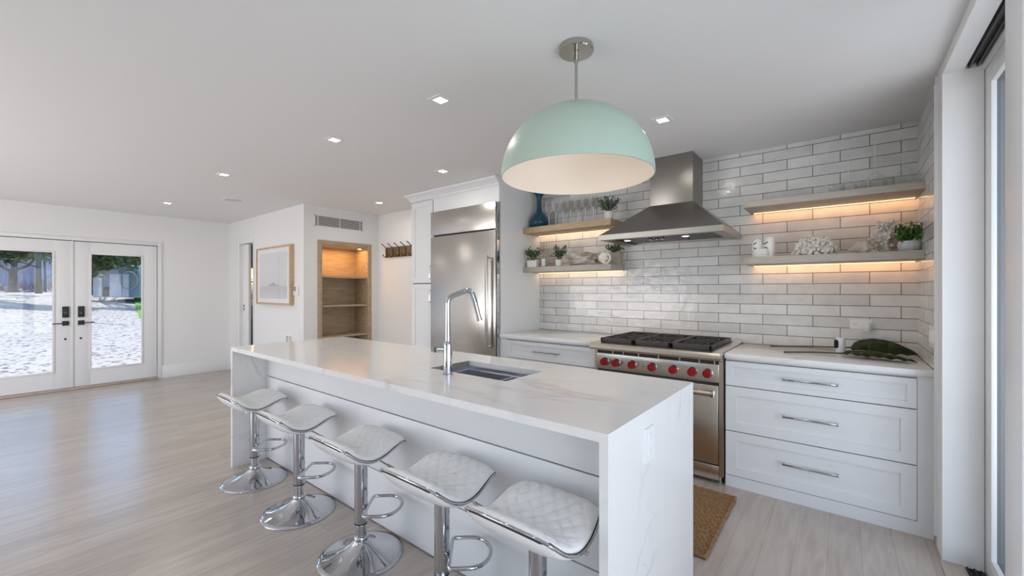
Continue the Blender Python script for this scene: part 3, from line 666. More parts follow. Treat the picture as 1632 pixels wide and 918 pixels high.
for z0, z1, h0, h1 in ((1.439, 2.385, 1.487, 1.63), (.648, 1.427, 1.216, 1.351)):
    b = NB(); shaker(b, -4.051, -3.674, 3.169, z0, z1, .062); d = build('door', b, 'cabinet_paint', tw)
    b = NB(); xh = -3.690; tube(b, fillet([(xh, 3.170, h0), (xh, 3.138, h0), (xh, 3.138, h1), (xh, 3.170, h1)], .006, 3), .005, 8); build('handle', b, 'chrome', d)
b = NB(); shaker(b, -4.051, -3.674, 3.169, .09, .640, .062); build('door', b, 'cabinet_paint', tw)

# ------------------------------------------------------------------ floating shelves with light strips
def shelf(label, x0, x1, y0, z0, z1, m, power, led_x0):
    t = thing('floating_shelf', label, 'shelf', ((x0+x1)/2, YB, z0))
    b = NB(); box(b, x0, x1, y0, YB-.001, z0, z1, bev=.002); build('shelf_board', b, m, t)
    b = NB(); box(b, led_x0, x1-.012, YB-.034, YB-.022, z0-.004, z0); build('light_strip', b, 'led_warm', t)
    l = lamp('shelf_light', 'AREA', ((led_x0+x1)/2, YB-.045, z0-.008), power, (1, .46, .15) if x0 > -1 else (1, .70, .46), shape='RECTANGLE', size=x1-led_x0, size_y=.012)
    l.rotation_euler = (R(18), 0, 0)
shelf('washed oak floating shelf, warm light in its colour, with wine glasses, left of the hood', -2.673, -1.667, 3.556, 1.957, 2.018, 'oak', .42, -2.66)
shelf('grey washed oak floating shelf below the wine glass shelf', -2.673, -1.667, 3.556, 1.545, 1.598, 'oak_washed', .32, -2.66)
shelf('grey washed oak floating shelf with glass bottles, right of the hood', -.585, XR-.001, 3.530, 1.972, 2.018, 'oak_washed', .48, -.56)
shelf('grey washed oak floating shelf with coral and sculpture, right of the hood', -.585, XR-.001, 3.530, 1.548, 1.600, 'oak_washed', .48, -.56)

# ------------------------------------------------------------------ bar stools
def seat_profile():
    ctrl = [(-.205, .640), (-.190, .628), (-.165, .602), (-.12, .566), (-.06, .547), (0, .553), (.06, .572), (.11, .582), (.145, .577), (.175, .556)]
    out = []
    for i in range(len(ctrl)-1):
        p = [Vector((0, *ctrl[max(0, min(len(ctrl)-1, j))])) for j in (i-1, i, i+1, i+2)]
        for k in range(5):
            t = k/5; out.append(.5*((2*p[1])+(p[2]-p[0])*t+(2*p[0]-5*p[1]+4*p[2]-p[3])*t*t+(3*p[1]-p[0]-3*p[2]+p[3])*t**3))
    out.append(Vector((0, *ctrl[-1]))); return out
PROF = seat_profile()
cl = [0]
for a, c in zip(PROF, PROF[1:]): cl.append(cl[-1]+(c-a).length)
SLEN = cl[-1]
def seat_point(u, v):
    """u,v in -1..1 -> squircle-rounded seat surface point and normal"""
    s = (v+1)/2*SLEN; i = 0
    while i < len(cl)-2 and cl[i+1] < s: i += 1
    f = (s-cl[i])/(cl[i+1]-cl[i]); p = PROF[i].lerp(PROF[i+1], f); t = (PROF[i+1]-PROF[i]).normalized()
    j = min(len(PROF)-2, i+1); t2 = (PROF[j+1]-PROF[j]).normalized(); t = t.lerp(t2, f).normalized()
    n = Vector((0, -t.z, t.y))
    return Vector((u*.2, p.y, p.z)), n
def sq(u, v):
    """map square to rounded square"""
    k = .30
    return u*math.sqrt(1-k*v*v), v*math.sqrt(1-k*u*u)
def make_stool():
    t = thing('bar_stool', 'x', 'bar stool', (0, 0, 0), 'bar stools along the island')
    b = NB(); lathe(b, [(0, 0), (.206, 0), (.208, .003), (.206, .007), (.185, .012), (.150, .020), (.112, .033), (.078, .050), (.052, .068), (.038, .082), (.034, .088), (0, .088)], seg=56); bs = build('base', b, 'chrome', t, 60)
    b = NB(); lathe(b, [(.036, .086), (.038, .090), (.036, .102), (.030, .108), (.027, .108)], seg=28, cap=False); build('collar', b, 'chrome', bs, 60)
    b = NB(); cyl(b, (0, 0, .088), (0, 0, .170), .0265, .0265, 32); lathe(b, [(.0265, .160), (.031, .162), (.0325, .168), (.0325, .5), (0, .5)], seg=32); col = build('column', b, 'chrome', t, 40)
    b = NB(); lathe(b, [(.0328, .166), (.0332, .168), (.0332, .171), (.0328, .173)], seg=32, cap=False); build('column_seam', b, 'stool_black', col, 40)
    b = NB(); w, L = .105, .20; ang = R(42)
    loc = [(.036, 0), (.036, -w*.6), (.037, -w*.92), (.046, -w), (.08, -w), (.12, -w)]
    for k in range(13):
        a = -math.pi/2+math.pi*k/12; loc.append((.12+.085*math.cos(a), w*math.sin(a)))
    loc += [(.08, w), (.046, w), (.037, w*.92), (.036, w*.6)]
    pts = [(x*math.cos(ang)-y*math.sin(ang), x*math.sin(ang)+y*math.cos(ang), .25) for x, y in loc]
    tube(b, pts, .0085, 10, True)
    build('footrest', b, 'chrome', t, 60)
    b = NB(); lathe(b, [(.075, .500), (.075, .506), (.03, .512), (0, .512)], seg=28); build('mounting_plate', b, 'chrome', t)
    b = NB(); tube(b, fillet([(.02, .02, .498), (.07, .05, .492), (.13, .085, .458)], .02, 4), .0045, 8); cyl(b, (.115, .0765, .4666), (.145, .094, .449), .007, .007, 10); build('height_lever', b, 'chrome', t)
    n = 56
    def grid(fn, m, name, parent):
        b = NB(); g = [[b.verts.new(fn(-1+2*i/n, -1+2*j/n)) for j in range(n+1)] for i in range(n+1)]
        for i in range(n):
            for j in range(n): b.faces.new((g[i][j], g[i+1][j], g[i+1][j+1], g[i][j+1]))
        return b, g
    def pad(u, v):
        uu, vv = sq(u, v); p, nn = seat_point(uu, vv)
        e = (1-abs(u)**6)*(1-abs(v)**6)
        q = min(abs(((uu*.2*1.35+vv*.235)/.076) % 1-.5), abs(((uu*.2*1.35-vv*.235)/.076) % 1-.5))
        gro = math.exp(-((.5-max(abs(((uu*.27+vv*.235)/.076) % 1-.5), abs(((uu*.27-vv*.235)/.076) % 1-.5)))/.07)**2) if max(abs(u), abs(v)) < .90 else 0
        edge = min(1, (1-max(abs(u), abs(v)))/.10)
        return p+nn*(.002+.033*max(0, e)**.6-.0048*gro*edge)
    def shl(u, v):
        uu, vv = sq(u, v); p, nn = seat_point(uu, vv); e = (1-abs(u)**4)*(1-abs(v)**4)
        return p-nn*(.003+.026*math.sqrt(max(0, e)))
    b, g = grid(pad, 0, 0, 0); st = build('seat_pad', b, 'seat_white', t, 60)
    b, g = grid(shl, 0, 0, 0); build('seat_shell', b, 'shell_white', t, 60)
    peri = [(-1+2*i/60, -1) for i in range(60)]+[(1, -1+2*i/60) for i in range(60)]+[(1-2*i/60, 1) for i in range(60)]+[(-1, 1-2*i/60) for i in range(60)]
    c1, c2 = [], []
    for u, v in peri:
        uu, vv = sq(u, v); p, nn = seat_point(uu*1.012, vv); c1.append(p+Vector((0, -.002 if v < -.9 else 0, 0)))
        od = Vector((uu if abs(u) > .99 else 0, 0, 0)); 
        w_ = max(0, min(1, (1-abs(u))/.16))*(1 if v < -.999 else 0)
        c2.append(p+nn*(.0048-.0105*w_)+Vector((-.0015*u if abs(u) > .97 else 0, -.003*w_, 0)))
    b = NB(); tube(b, c1, .0052, 10, True); tr = build('seat_trim', b, 'chrome', t, 60)
    b = NB(); tube(b, c2, .0026, 6, True); build('black_line', b, 'stool_black', tr, 60)  # thin black line, above the trim at sides, below it at back
    return t
st0 = make_stool()
SL = ['white quilted chrome bar stool farthest from the camera, at the far island end', 'white quilted bar stool second from the far end of the island', 'white quilted bar stool in the middle of the five at the island',
      'white quilted bar stool second nearest the camera, its base cut off below', 'white quilted bar stool nearest the camera, against the near marble end of the island']
for i, x in enumerate((-3.29, -2.61, -1.93, -1.32, -.83)):
    o = st0 if i == 0 else copy_tree(st0)
    o.location = (x, 1.19, 0); o['label'] = SL[i]

# ------------------------------------------------------------------ pendant
px, py = -.972, 1.706
pd = thing('pendant_lamp', 'large mint green dome pendant lamp over the island', 'pendant lamp', (px, py, ZC))
b = NB(); lathe(b, [(0, ZC-.001), (.078, ZC-.001), (.080, ZC-.004), (.080, ZC-.026), (.077, ZC-.029), (0, ZC-.029)], (px, py, 0), 40); build('canopy', b, 'polished_nickel', pd)
b = NB(); lathe(b, [(.0085, 2.45), (.0085, 2.475)], (px, py, 0), 16); cyl(b, (px, py, 2.19), (px, py, 2.452), .0072, .0072, 16); lathe(b, [(.0105, 2.415), (.0105, 2.45)], (px, py, 0), 16); build('rod', b, 'polished_nickel', pd)
RD, HD, ZRIM = .350, .325, 1.879
op, ip = [], []
for i in range(33):
    a = math.pi/2*i/32; op.append((RD*math.cos(a)**.94 if i < 32 else 0, ZRIM+HD*math.sin(a)))
    ip.append(((RD-.006)*math.cos(a)**.94 if i < 32 else 0, ZRIM+(HD-.006)*math.sin(a)))
b = NB(); lathe(b, [(RD-.002, ZRIM)]+op, (px, py, 0), 72, cap=False); sh = build('shade', b, 'mint_enamel', pd, 60)
b = NB(); lathe(b, [(RD-.0015, ZRIM)]+ip, (px, py, 0), 72, cap=False); build('shade_lining', b, 'shade_inside', sh, 60)
b = NB(); cyl(b, (px, py, 2.10), (px, py, 2.20), .025, .025, 20); build('socket', b, 'polished_nickel', pd)
b = NB(); ball(b, (px, py, 2.045), .042, 18, 12); cyl(b, (px, py, 2.08), (px, py, 2.105), .02, .02, 16); build('bulb', b, 'bulb_warm', pd, 60)
lamp('pendant_light', 'POINT', (px, py, 2.0), .62, (1, .82, .64), shadow_soft_size=.06)

# ------------------------------------------------------------------ recessed lights, speaker, vents
def downlight(x, y, label):
    t = thing('recessed_light', label, 'ceiling light', (x, y, ZC), 'recessed ceiling lights')
    h, q = .056, .032
    b = NB()
    for a in ((-h, h, -h, -q), (-h, h, q, h), (-h, -q, -q, q), (q, h, -q, q)): box(b, x+a[0], x+a[1], y+a[2], y+a[3], ZC-.004, ZC)
    build('trim_plate', b, 'plate_white', t)
    b = NB(); box(b, x-q, x+q, y-q, y+q, ZC-.003, ZC-.001); build('lens', b, 'lens_white', t)
    l = lamp('downlight', 'AREA', (x, y, ZC-.007), DOWNLIGHT, (1, .95, .86), shape='SQUARE', size=.07); l.data.spread = R(170)
for x, y, lb in ((-1.876, 1.679, 'square recessed light just left of the pendant over the island'), (-2.998, 1.627, 'second square recessed light beyond the pendant, over the far island half'),
                 (-4.747, 1.444, 'square recessed light over open floor beyond the island'), (-6.876, 1.46, 'square recessed light nearest the double doors'),
                 (-2.978, 2.696, 'square recessed light in front of the refrigerator'), (-4.702, 3.16, 'square recessed light in the passage by the coat rack'),
                 (-.939, 2.796, 'square recessed light in front of the range hood')): downlight(x, y, lb)
for x, y, lb in ((-6.9, -1.2, 'added unseen fill downlight in the left of the room'), (-4.75, -1.2, 'added unseen fill downlight behind the stools'), (-2.6, -1.2, 'added unseen fill downlight left of the camera'), (-.6, -.6, 'added unseen fill downlight above the camera')): downlight(x, y, lb)  # unseen downlights added around the camera for fill light
sp_ = thing('ceiling_speaker', 'round white speaker set in the ceiling near the picture wall', 'speaker', (-5.989, 1.923, ZC))
b = NB(); lathe(b, [(.115, 0), (.115, -.005), (.105, -.006), (.105, -.002)], (-5.989, 1.923, ZC), 36, cap=False); build('rim', b, 'plate_white', sp_)
b = NB(); lathe(b, [(.105, -.003), (.05, -.006), (0, -.007)], (-5.989, 1.923, ZC), 36, cap=False); build('grille', b, 'vent_grey', sp_)
av = thing('air_vent', 'long horizontal return air grille above the oak shelves', 'air vent', (XN, 3.076, 2.21))
b = NB(); y0, y1, z0, z1 = 2.715, 3.436, 2.215, 2.368
for a in ((y0, y1, z0, z0+.010), (y0, y1, z1-.010, z1), (y0, y0+.012, z0, z1), (y1-.012, y1, z0, z1)): box(b, XN, XN+.008, *a)
build('frame', b, 'plate_white', av)
bx('backing', 'slot_dark', av, XN, XN+.001, y0+.01, y1-.01, z0+.01, z1-.01)
for i in range(9):
    z = z0+.018+i*.0145; b = NB(); hexa(b, [(XN+.001, y0+.011, z), (XN+.001, y1-.011, z), (XN+.008, y1-.011, z-.004), (XN+.008, y0+.011, z-.004)], [(XN+.001, y0+.011, z+.0035), (XN+.001, y1-.011, z+.0035), (XN+.008, y1-.011, z-.0005), (XN+.008, y0+.011, z-.0005)]); build('slat', b, 'plate_white', av)
for y in (y0+.05, (y0+y1)/2, y1-.05): bx('mullion', 'plate_white', av, XN+.002, XN+.0085, y-.004, y+.004, z0, z1)
fg = thing('floor_vent', 'small white louvred grille low on the picture wall', 'air vent', (-5.94, YH, .64))
b = NB(); box(b, -6.062, -5.83, YH-.006, YH, .50, .758, bev=.002); build('frame', b, 'plate_white', fg)
b = NB()
for k in range(2):
    for i in range(9): box(b, -6.03+k*.095, -6.03+k*.095+.070, YH-.0075, YH-.0055, .535+i*.022, .535+i*.022+.012)
build('louvres', b, 'screen_grey', fg)
th = thing('thermostat', 'white wall thermostat with grey screen right of the framed print', 'thermostat', (-5.72, YH, 1.34))
b = NB(); box(b, -5.785, -5.655, YH-.022, YH, 1.285, 1.412, bev=.004); build('housing', b, 'plate_white', th)
bx('screen', 'screen_grey', th, -5.772, -5.70, YH-.0235, YH-.0215, 1.345, 1.402)

# ------------------------------------------------------------------ framed print
pf = thing('framed_print', 'oak framed pale seascape print on the white wall', 'picture', (-6.36, YH, 1.56))
ax0, ax1, az0, az1, ay = -6.925, -5.80, 1.150, 1.975, YH-.058
b = NB(); fw = .026
for a in ((ax0, ax0+fw, az0, az1), (ax1-fw, ax1, az0, az1), (ax0+fw, ax1-fw, az0, az0+fw), (ax0+fw, ax1-fw, az1-fw, az1)): box(b, a[0], a[1], ay, YH-.001, a[2], a[3], bev=.0015)
build('frame', b, 'frame_oak', pf)
bx('mat_board', 'paper', pf, ax0+fw, ax1-fw, ay+.014, ay+.02, az0+fw, az1-fw)
pr_ = bx('print', 'seascape_print', pf, ax0+.105, ax1-.105, ay+.0125, ay+.0145, az0+.085, az1-.085)
b = NB(); zz = az0+.085+.655*.27; pts = [(-6.56, zz), (-6.47, zz+.018), (-6.42, zz+.03), (-6.39, zz+.055), (-6.355, zz+.048), (-6.33, zz+.06), (-6.30, zz+.035), (-6.25, zz+.02), (-6.13, zz)]
hexa(b, [(x, ay+.0125, z) for x, z in pts], [(x, ay+.0119, z) for x, z in pts]); build('printed_island', b, 'print_ink', pr_)
bx('glazing', 'picture_glass', pf, ax0+fw, ax1-fw, ay+.004, ay+.007, az0+fw, az1-fw)

# ------------------------------------------------------------------ built-in oak shelves in the niche
nb = thing('built_in_shelves', 'recessed oak shelf unit in the white wall with lit top bay', 'built-in shelves', (XN, 3.165, NZ0))
xb_ = XN-.345
b = NB(); box(b, xb_-.012, xb_, NY0+.002, NY1-.002, NZ0+.002, NZ1-.002); build('back_panel', b, 'niche_wood', nb)
for a in ((NY0+.001, NY0+.018), (NY1-.018, NY1-.001)): bx('side_panel', 'niche_wood', nb, xb_, XN, a[0], a[1], NZ0+.002, NZ1-.002)
bx('top_panel', 'niche_wood', nb, xb_, XN, NY0+.018, NY1-.018, NZ1-.02, NZ1-.002)
bx('bottom_panel', 'niche_wood', nb, xb_, XN, NY0+.018, NY1-.018, NZ0+.002, NZ0+.02)
for z in (1.55, 1.148, .72, .38): bx('shelf', 'niche_wood', nb, xb_, XN-.004, NY0+.018, NY1-.018, z-.024, z)
b = NB()
for a in ((NY0-.040, NY0+.020, NZ0-.03, NZ1+.05), (NY1-.020, NY1+.042, NZ0-.03, NZ1+.05), (NY0+.020, NY1-.020, NZ1-.005, NZ1+.05), (NY0+.020, NY1-.020, NZ0-.03, NZ0+.03)): box(b, XN, XN+.014, *a, bev=.002)
build('face_frame', b, 'niche_wood', nb)
b = NB(); lathe(b, [(.024, 0), (.024, -.006), (0, -.007)], (XN-.10, NY1-.085, NZ1-.02), 16); build('puck_light', b, 'bulb_warm', nb)
lamp('niche_light', 'AREA', (XN-.12, 3.16, NZ1-.03), 4.2, (1, .52, .17), shape='RECTANGLE', size=.2, size_y=.6)
# coat rack
cr_ = thing('coat_rack', 'dark wooden coat rack with five bronze hooks', 'coat rack', (-5.02, YK, 1.91))
b = NB(); box(b, -5.32, -4.62, YK-.022, YK, 1.836, 1.985, bev=.002); build('board', b, 'dark_wood', cr_)
for i in range(5):
    x = -5.275+i*.148; b = NB()
    tube(b, fillet([(x, YK-.026, 1.845), (x, YK-.026, 1.965), (x-.035, YK-.085, 2.03)], .02, 4), [.006]*7, 8)
    tube(b, fillet([(x, YK-.026, 1.862), (x, YK-.060, 1.832), (x-.01, YK-.085, 1.872)], .02, 4), .006, 8); ball(b, (x-.035, YK-.085, 2.03), .009, 8, 6); ball(b, (x-.01, YK-.085, 1.872), .009, 8, 6)
    ball(b, (x, YK-.03, 1.92), .010, 8, 6); build('hook', b, 'bronze', cr_)
# bathroom pieces
sc = thing('wall_sconce', 'brass wall sconce glowing in the bathroom beyond the pocket door', 'wall lamp', (XL+.01, 2.915, 1.80))
b = NB(); lathe(b, [(.055, 0), (.055, .012), (.02, .02), (0, .02)], (XL+.01, 2.915, 1.80), 24, 'X'); tube(b, fillet([(XL+.025, 2.915, 1.80), (XL+.09, 2.915, 1.86), (XL+.12, 2.915, 1.92), (XL+.14, 2.915, 1.86)], .03, 5), .008, 8); build('bracket', b, 'brass', sc)
b = NB(); lathe(b, [(.045, 1.86), (.05, 1.84), (.05, 1.74), (.042, 1.73), (0, 1.73)], (XL+.14, 2.915, 0), 24); build('cup', b, 'brass', sc)
b = NB(); lathe(b, [(.05, 1.735), (.068, 1.62), (.06, 1.60), (0, 1.60)], (XL+.14, 2.915, 0), 24); build('lamp_shade', b, 'sconce_glow', sc)
lamp('sconce_light', 'POINT', (XL+.14, 2.93, 1.55), 2.5, (1, .78, .55), shadow_soft_size=.05)
b = NB(); lathe(b, [(.03, 0), (.03, .02), (.012, .03), (.012, .06), (0, .06)], (XL+.01, 2.915, 1.53), 20, 'X'); tube(b, [(XL+.06, 2.915-.07+.14*i/8, 1.525) for i in range(9)], .008, 8); solo('towel_bar', b, 'brass', 'short brass towel bar below the bathroom sconce', 'towel bar', (XL+.01, 2.915, 1.53))
va_ = thing('bathroom_vanity', 'grey vanity cabinet in the bathroom beyond the pocket door', 'vanity', (XL+.25, 3.1, 0))
bx('body', 'grey_paint', va_, XL+.012, XL+.40, 2.74, 3.8, .05, .83); bx('top', 'grey_paint', va_, XL+.012, XL+.42, 2.735, 3.82, .83, .86, bev=.003); bx('door', 'grey_paint', va_, XL+.40, XL+.418, 2.76, 3.25, .1, .80, bev=.003)

# ------------------------------------------------------------------ plants
def foliage(bm, c, rx, ry, rz, n, ls, seed, stems=10, flat=.6):
    rnd = random.Random(seed); c = Vector(c)
    for _ in range(n):
        d = Vector((rnd.gauss(0, 1), rnd.gauss(0, 1), rnd.gauss(0, 1))).normalized()*rnd.uniform(.45, 1)
        p = c+Vector((d.x*rx, d.y*ry, d.z*rz))
        a = Vector((d.x, d.y, d.z+.5+rnd.uniform(-.4, .4))).normalized(); s = a.cross(Vector((rnd.gauss(0, 1), rnd.gauss(0, 1), rnd.gauss(0, 1)))).normalized(); w = ls*rnd.uniform(.7, 1.25)
        nn = a.cross(s)
        q = [p, p+a*w*.35+s*w*.32*flat, p+a*w*.75+s*w*.26*flat, p+a*w*1.05+nn*w*.12, p+a*w*.75-s*w*.26*flat, p+a*w*.35-s*w*.32*flat]; mid = p+a*w*.5-nn*w*.10
        v = [bm.verts.new(x) for x in q]; m_ = bm.verts.new(mid)
        for i in range(6): bm.faces.new((v[i], v[(i+1) % 6], m_))
def sprigs(bm, c, rx, ry, z1, n, seed, r=.0015):
    rnd = random.Random(seed); c = Vector(c); tips = []
    for i in range(n):
        a = rnd.uniform(0, 2*math.pi); q = rnd.uniform(.3, 1); tip = c+Vector((rx*q*math.cos(a), ry*q*math.sin(a), (z1-c.z)*rnd.uniform(.65, 1.0)))
        tube(bm, [c+Vector((.1*(tip.x-c.x), .1*(tip.y-c.y), 0)), c.lerp(tip, .5)+Vector((0, 0, .01)), tip], [r*1.3, r, r*.7], 5); tips.append(tip)
    return tips
def leafy(bm, c, tips, ls, seed, per=9):
    rnd = random.Random(seed); c = Vector(c)
    for tip in tips:
        for k in range(per):
            t = rnd.uniform(.35, 1.02); p = c.lerp(tip, t)
            d = (Vector((rnd.gauss(0, 1), rnd.gauss(0, 1), rnd.gauss(0, .7)))).normalized(); foliage(bm, p+d*ls*.3, .002, .002, .002, 1, ls, rnd.random())
def potted(label, pot, pot_m, c, top, rx, ry, z1, ls, seed, m='leaf_sage', n=16, per=9, group=None, fill=30):
    t = thing('potted_plant', label, 'plant', c, group)
    build('pot', pot, pot_m, t)
    b = NB(); tips = sprigs(b, (c[0], c[1], top-.01), rx, ry, z1, n, seed); build('stems', b, 'stem_green', t)
    b = NB(); leafy(b, (c[0], c[1], top-.01), tips, ls, seed+1, per); foliage(b, (c[0], c[1], top+(z1-top)*.32), rx*.72, ry*.72, (z1-top)*.36, fill, ls, seed+2); build('foliage', b, m, t, 80)
    return t
def squarepot(c, w, h, rot, inset=.008):
    b = NB(); f = lambda s, z: [(c[0]+s*(math.cos(rot+R(45+90*k))), c[1]+s*(math.sin(rot+R(45+90*k))), z) for k in range(4)]
    r = w/math.sqrt(2); z0 = c[2]
    L = [f(r*.94, z0), f(r, z0+h), f(r-inset, z0+h), f(r-inset, z0+h-.012)]
    vs = [[b.verts.new(p) for p in l] for l in L]
    for a, d in zip(vs, vs[1:]):
        for i in range(4): b.faces.new((a[i], a[(i+1) % 4], d[(i+1) % 4], d[i]))
    b.faces.new(vs[0]); b.faces.new(vs[-1]); return b
def roundpot(c, r0, r1, h, flute=0, sy=1, bulge=0):
    b = NB(); seg = 40; z0 = c[2]; pr = []
    for i in range(9):
        t = i/8; pr.append((r0+(r1-r0)*t+bulge*math.sin(math.pi*t), t*h))
    pr += [(r1-.006, h), (r1-.008, h-.012), (0, h-.012)]
    lathe(b, [(0, 0)]+pr, c, seg, sx=1, sy=sy, cap=False)
    if flute:
        for v in b.verts:
            a = math.atan2(v.co.y-c[1], v.co.x-c[0]); k = 1+flute*math.cos(a*14); v.co.x = c[0]+(v.co.x-c[0])*k; v.co.y = c[1]+(v.co.y-c[1])*k
    return b
Z1, Z2 = 1.5985, 2.0185
c = (-2.580, 3.612, Z1); potted('sage plant in square white pot at the left end of the lower left shelf', squarepot(c, .105, .072, R(20)), 'pot_white', c, Z1+.07, .082, .115, Z1+.205, .031, 11, n=20)
c = (-2.285, 3.66, Z1); potted('sage plant in fluted white cup between reed diffuser and driftwood', roundpot(c, .033, .039, .070, .03), 'pot_white', c, Z1+.066, .10, .085, Z1+.205, .031, 21, n=17)
c = (-1.725, 3.775, Z1); potted('sage plant in a square beige pot at the right end of the lower left shelf', squarepot(c, .125, .115, R(8)), 'pot_beige', c, Z1+.112, .115, .08, Z1+.20, .031, 31, n=18)
c = (-1.725, 3.64, Z2); potted('sage plant in a round white pot beside the wine glasses', roundpot(c, .036, .041, .075, 0, bulge=.006), 'pot_white', c, Z2+.072, .115, .10, Z2+.20, .031, 41, n=22)
ZR = 1.6005
c = (.333, 3.665, ZR); potted('bright green plant in an oval pale blue ribbed bowl on the right shelf', roundpot(c, .040, .050, .068, .02, bulge=.010), 'bowl_blue', c, ZR+.064, .075, .07, ZR+.155, .030, 51, 'leaf_bright', 26, 12, fill=90)

# ------------------------------------------------------------------ upper left shelf: vase and wine glasses
b = NB(); lathe(b, [(0, 0), (.062, 0), (.082, .012), (.100, .045), (.102, .075), (.090, .110), (.060, .150), (.036, .178), (.028, .200), (.025, .225), (.025, .300), (.030, .335), (.046, .365), (.064, .380), (.062, .382), (.042, .366), (.02, .33), (0, .33)], (-2.562, 3.70, Z2), 44, cap=False)
solo('bottle_vase', b, 'blue_glaze', 'deep blue bottle vase with flared lip on the upper left shelf', 'vase', (-2.562, 3.70, Z2))
def make_glass():
    t = thing('wine_glass', 'clear long-stemmed wine glass in the two rows between blue vase and potted plant', 'wine glass', (0, 0, 0), 'wine glasses on the upper left shelf')
    b = NB(); lathe(b, [(0, .001), (.032, .001), (.033, .003), (.012, .006), (.0042, .014), (.0036, .03), (.0036, .125), (.006, .135)], seg=20, cap=False); build('stem', b, 'glass_stem', t, 60)
    b = NB(); lathe(b, [(.005, .134), (.020, .142), (.034, .160), (.040, .185), (.040, .205), (.035, .240), (.031, .262), (.030, .262), (.034, .238), (.0385, .205), (.0385, .185), (.032, .162), (.018, .145), (0, .140)], seg=24, cap=False); build('bowl', b, 'clear_glass', t, 60)
    return t
g0 = make_glass()
for i in range(14):
    o = g0 if i == 0 else copy_tree(g0)
    k = i//2
    o.location = (-2.40+k*.0855+(.043 if i % 2 else 0), 3.645 if i % 2 == 0 else 3.765, Z2)

# ------------------------------------------------------------------ lower left shelf decor
rd = thing('reed_diffuser', 'small reed diffuser bottle with white label on the lower left shelf', 'reed diffuser', (-2.475, 3.68, Z1))
b = NB(); box(b, -2.503, -2.447, 3.652, 3.708, Z1, Z1+.10, bev=.008); lathe(b, [(.026, .098), (.014, .115), (.012, .135), (0, .135)], (-2.475, 3.68, Z1), 18); build('bottle', b, 'clear_glass', rd)
bx('label', 'paper', rd, -2.496, -2.454, 3.6495, 3.6515, Z1+.012, Z1+.088)
bx('liquid', 'pot_grey', rd, -2.498, -2.452, 3.657, 3.703, Z1+.006, Z1+.07)
for i in range(6):
    a = i*1.05; b = NB(); cyl(b, (-2.475+.005*math.cos(a), 3.68+.005*math.sin(a), Z1+.05), (-2.487+.030*math.cos(a), 3.68+.03*math.sin(a), Z1+.265), .0018, .0018, 6); build('reed', b, 'reed', rd)
def rough_blob(bm, c, s, amp, fr, seed, sub=4, rot=0):
    m = Matrix.Translation(c) @ Matrix.Rotation(rot, 4, 'Z') @ Matrix.Diagonal((s[0], s[1], s[2], 1))
    r = bmesh.ops.create_icosphere(bm, subdivisions=sub, radius=1)
    for v in r['verts']:
        p = v.co.copy(); d = mnoise.noise(p*fr+Vector((seed, 0, 0)))*amp+abs(mnoise.noise(p*fr*2.3+Vector((0, seed, 0))))*amp*.6
        v.co = m @ (p*(1+d))
b = NB(); rough_blob(b, (-2.03, 3.665, Z1+.062), (.150, .075, .060), .45, 1.6, 3.1); rough_blob(b, (-2.13, 3.63, Z1+.085), (.055, .03, .022), .4, 2.2, 8.1, 3, R(15)); rough_blob(b, (-1.955, 3.69, Z1+.075), (.085, .05, .045), .5, 2.0, 5.5, 3, R(-10))
mz = min(v.co.z for v in b.verts)
for v in b.verts: v.co.z = max(v.co.z, Z1+.0005)
solo('driftwood', b, 'driftwood', 'weathered grey driftwood piece lying on the lower left shelf', 'driftwood', (-2.055, 3.665, Z1), sharp=70)
cs = thing('conch_shell', 'cream broken conch shell at the right of the driftwood', 'shell', (-1.765, 3.63, Z1))
b = NB(); rough_blob(b, (-1.765, 3.63, Z1+.062), (.05, .05, .052), .35, 1.8, 12.3)
tube(b, [(-1.735+.040*math.cos(a), 3.605+.012*math.sin(a), Z1+.052+.046*math.sin(a)) for a in [2*math.pi*i/20 for i in range(20)]], .011, 8, True)
for v in b.verts: v.co.z = max(v.co.z, Z1+.0005)
build('shell_body', b, 'bone', cs, 70)
b = NB(); lathe(b, [(0, 0), (.034, 0), (.034, .008), (0, .010)], (-1.735, 3.610, Z1+.052), 20, 'Y', sy=1); build('shell_mouth', b, 'bone_hole', cs)

# ------------------------------------------------------------------ upper right shelf: glass bottles
def bottle(label, x, y, prof):
    b = NB(); inner = [(max(0, r-.0025), z+.003 if i < 2 else z) for i, (r, z) in enumerate(prof)]
    lathe(b, [(0, prof[0][1])]+prof+inner[::-1]+[(0, inner[0][1])], (x, y, 2.0185), 32, cap=False)
    solo('glass_bottle', b, 'clear_glass', label, 'glass bottle', (x, y, 2.0185), sharp=60)
bottle('small squat clear glass bottle with tall thin neck, left end of upper right shelf', -.092, 3.70, [(.036, 0), (.044, .012), (.040, .034), (.024, .052), (.010, .066), (.0075, .09), (.0075, .335), (.011, .345)])
bottle('round low clear glass decanter with thin neck, second on upper right shelf', .030, 3.70, [(.040, 0), (.050, .016), (.048, .045), (.032, .080), (.013, .100), (.0075, .13), (.0075, .31), (.012, .325)])
bottle('wide bulbous clear glass decanter with thin neck, third on upper right shelf', .170, 3.70, [(.048, 0), (.062, .020), (.064, .050), (.050, .088), (.020, .112), (.008, .14), (.008, .315), (.012, .33)])
bottle('straight clear glass cylinder bottle with thin neck by the tiled corner', .312, 3.72, [(.040, 0), (.042, .004), (.042, .115), (.034, .130), (.010, .140), (.0075, .16), (.0075, .31), (.011, .32)])
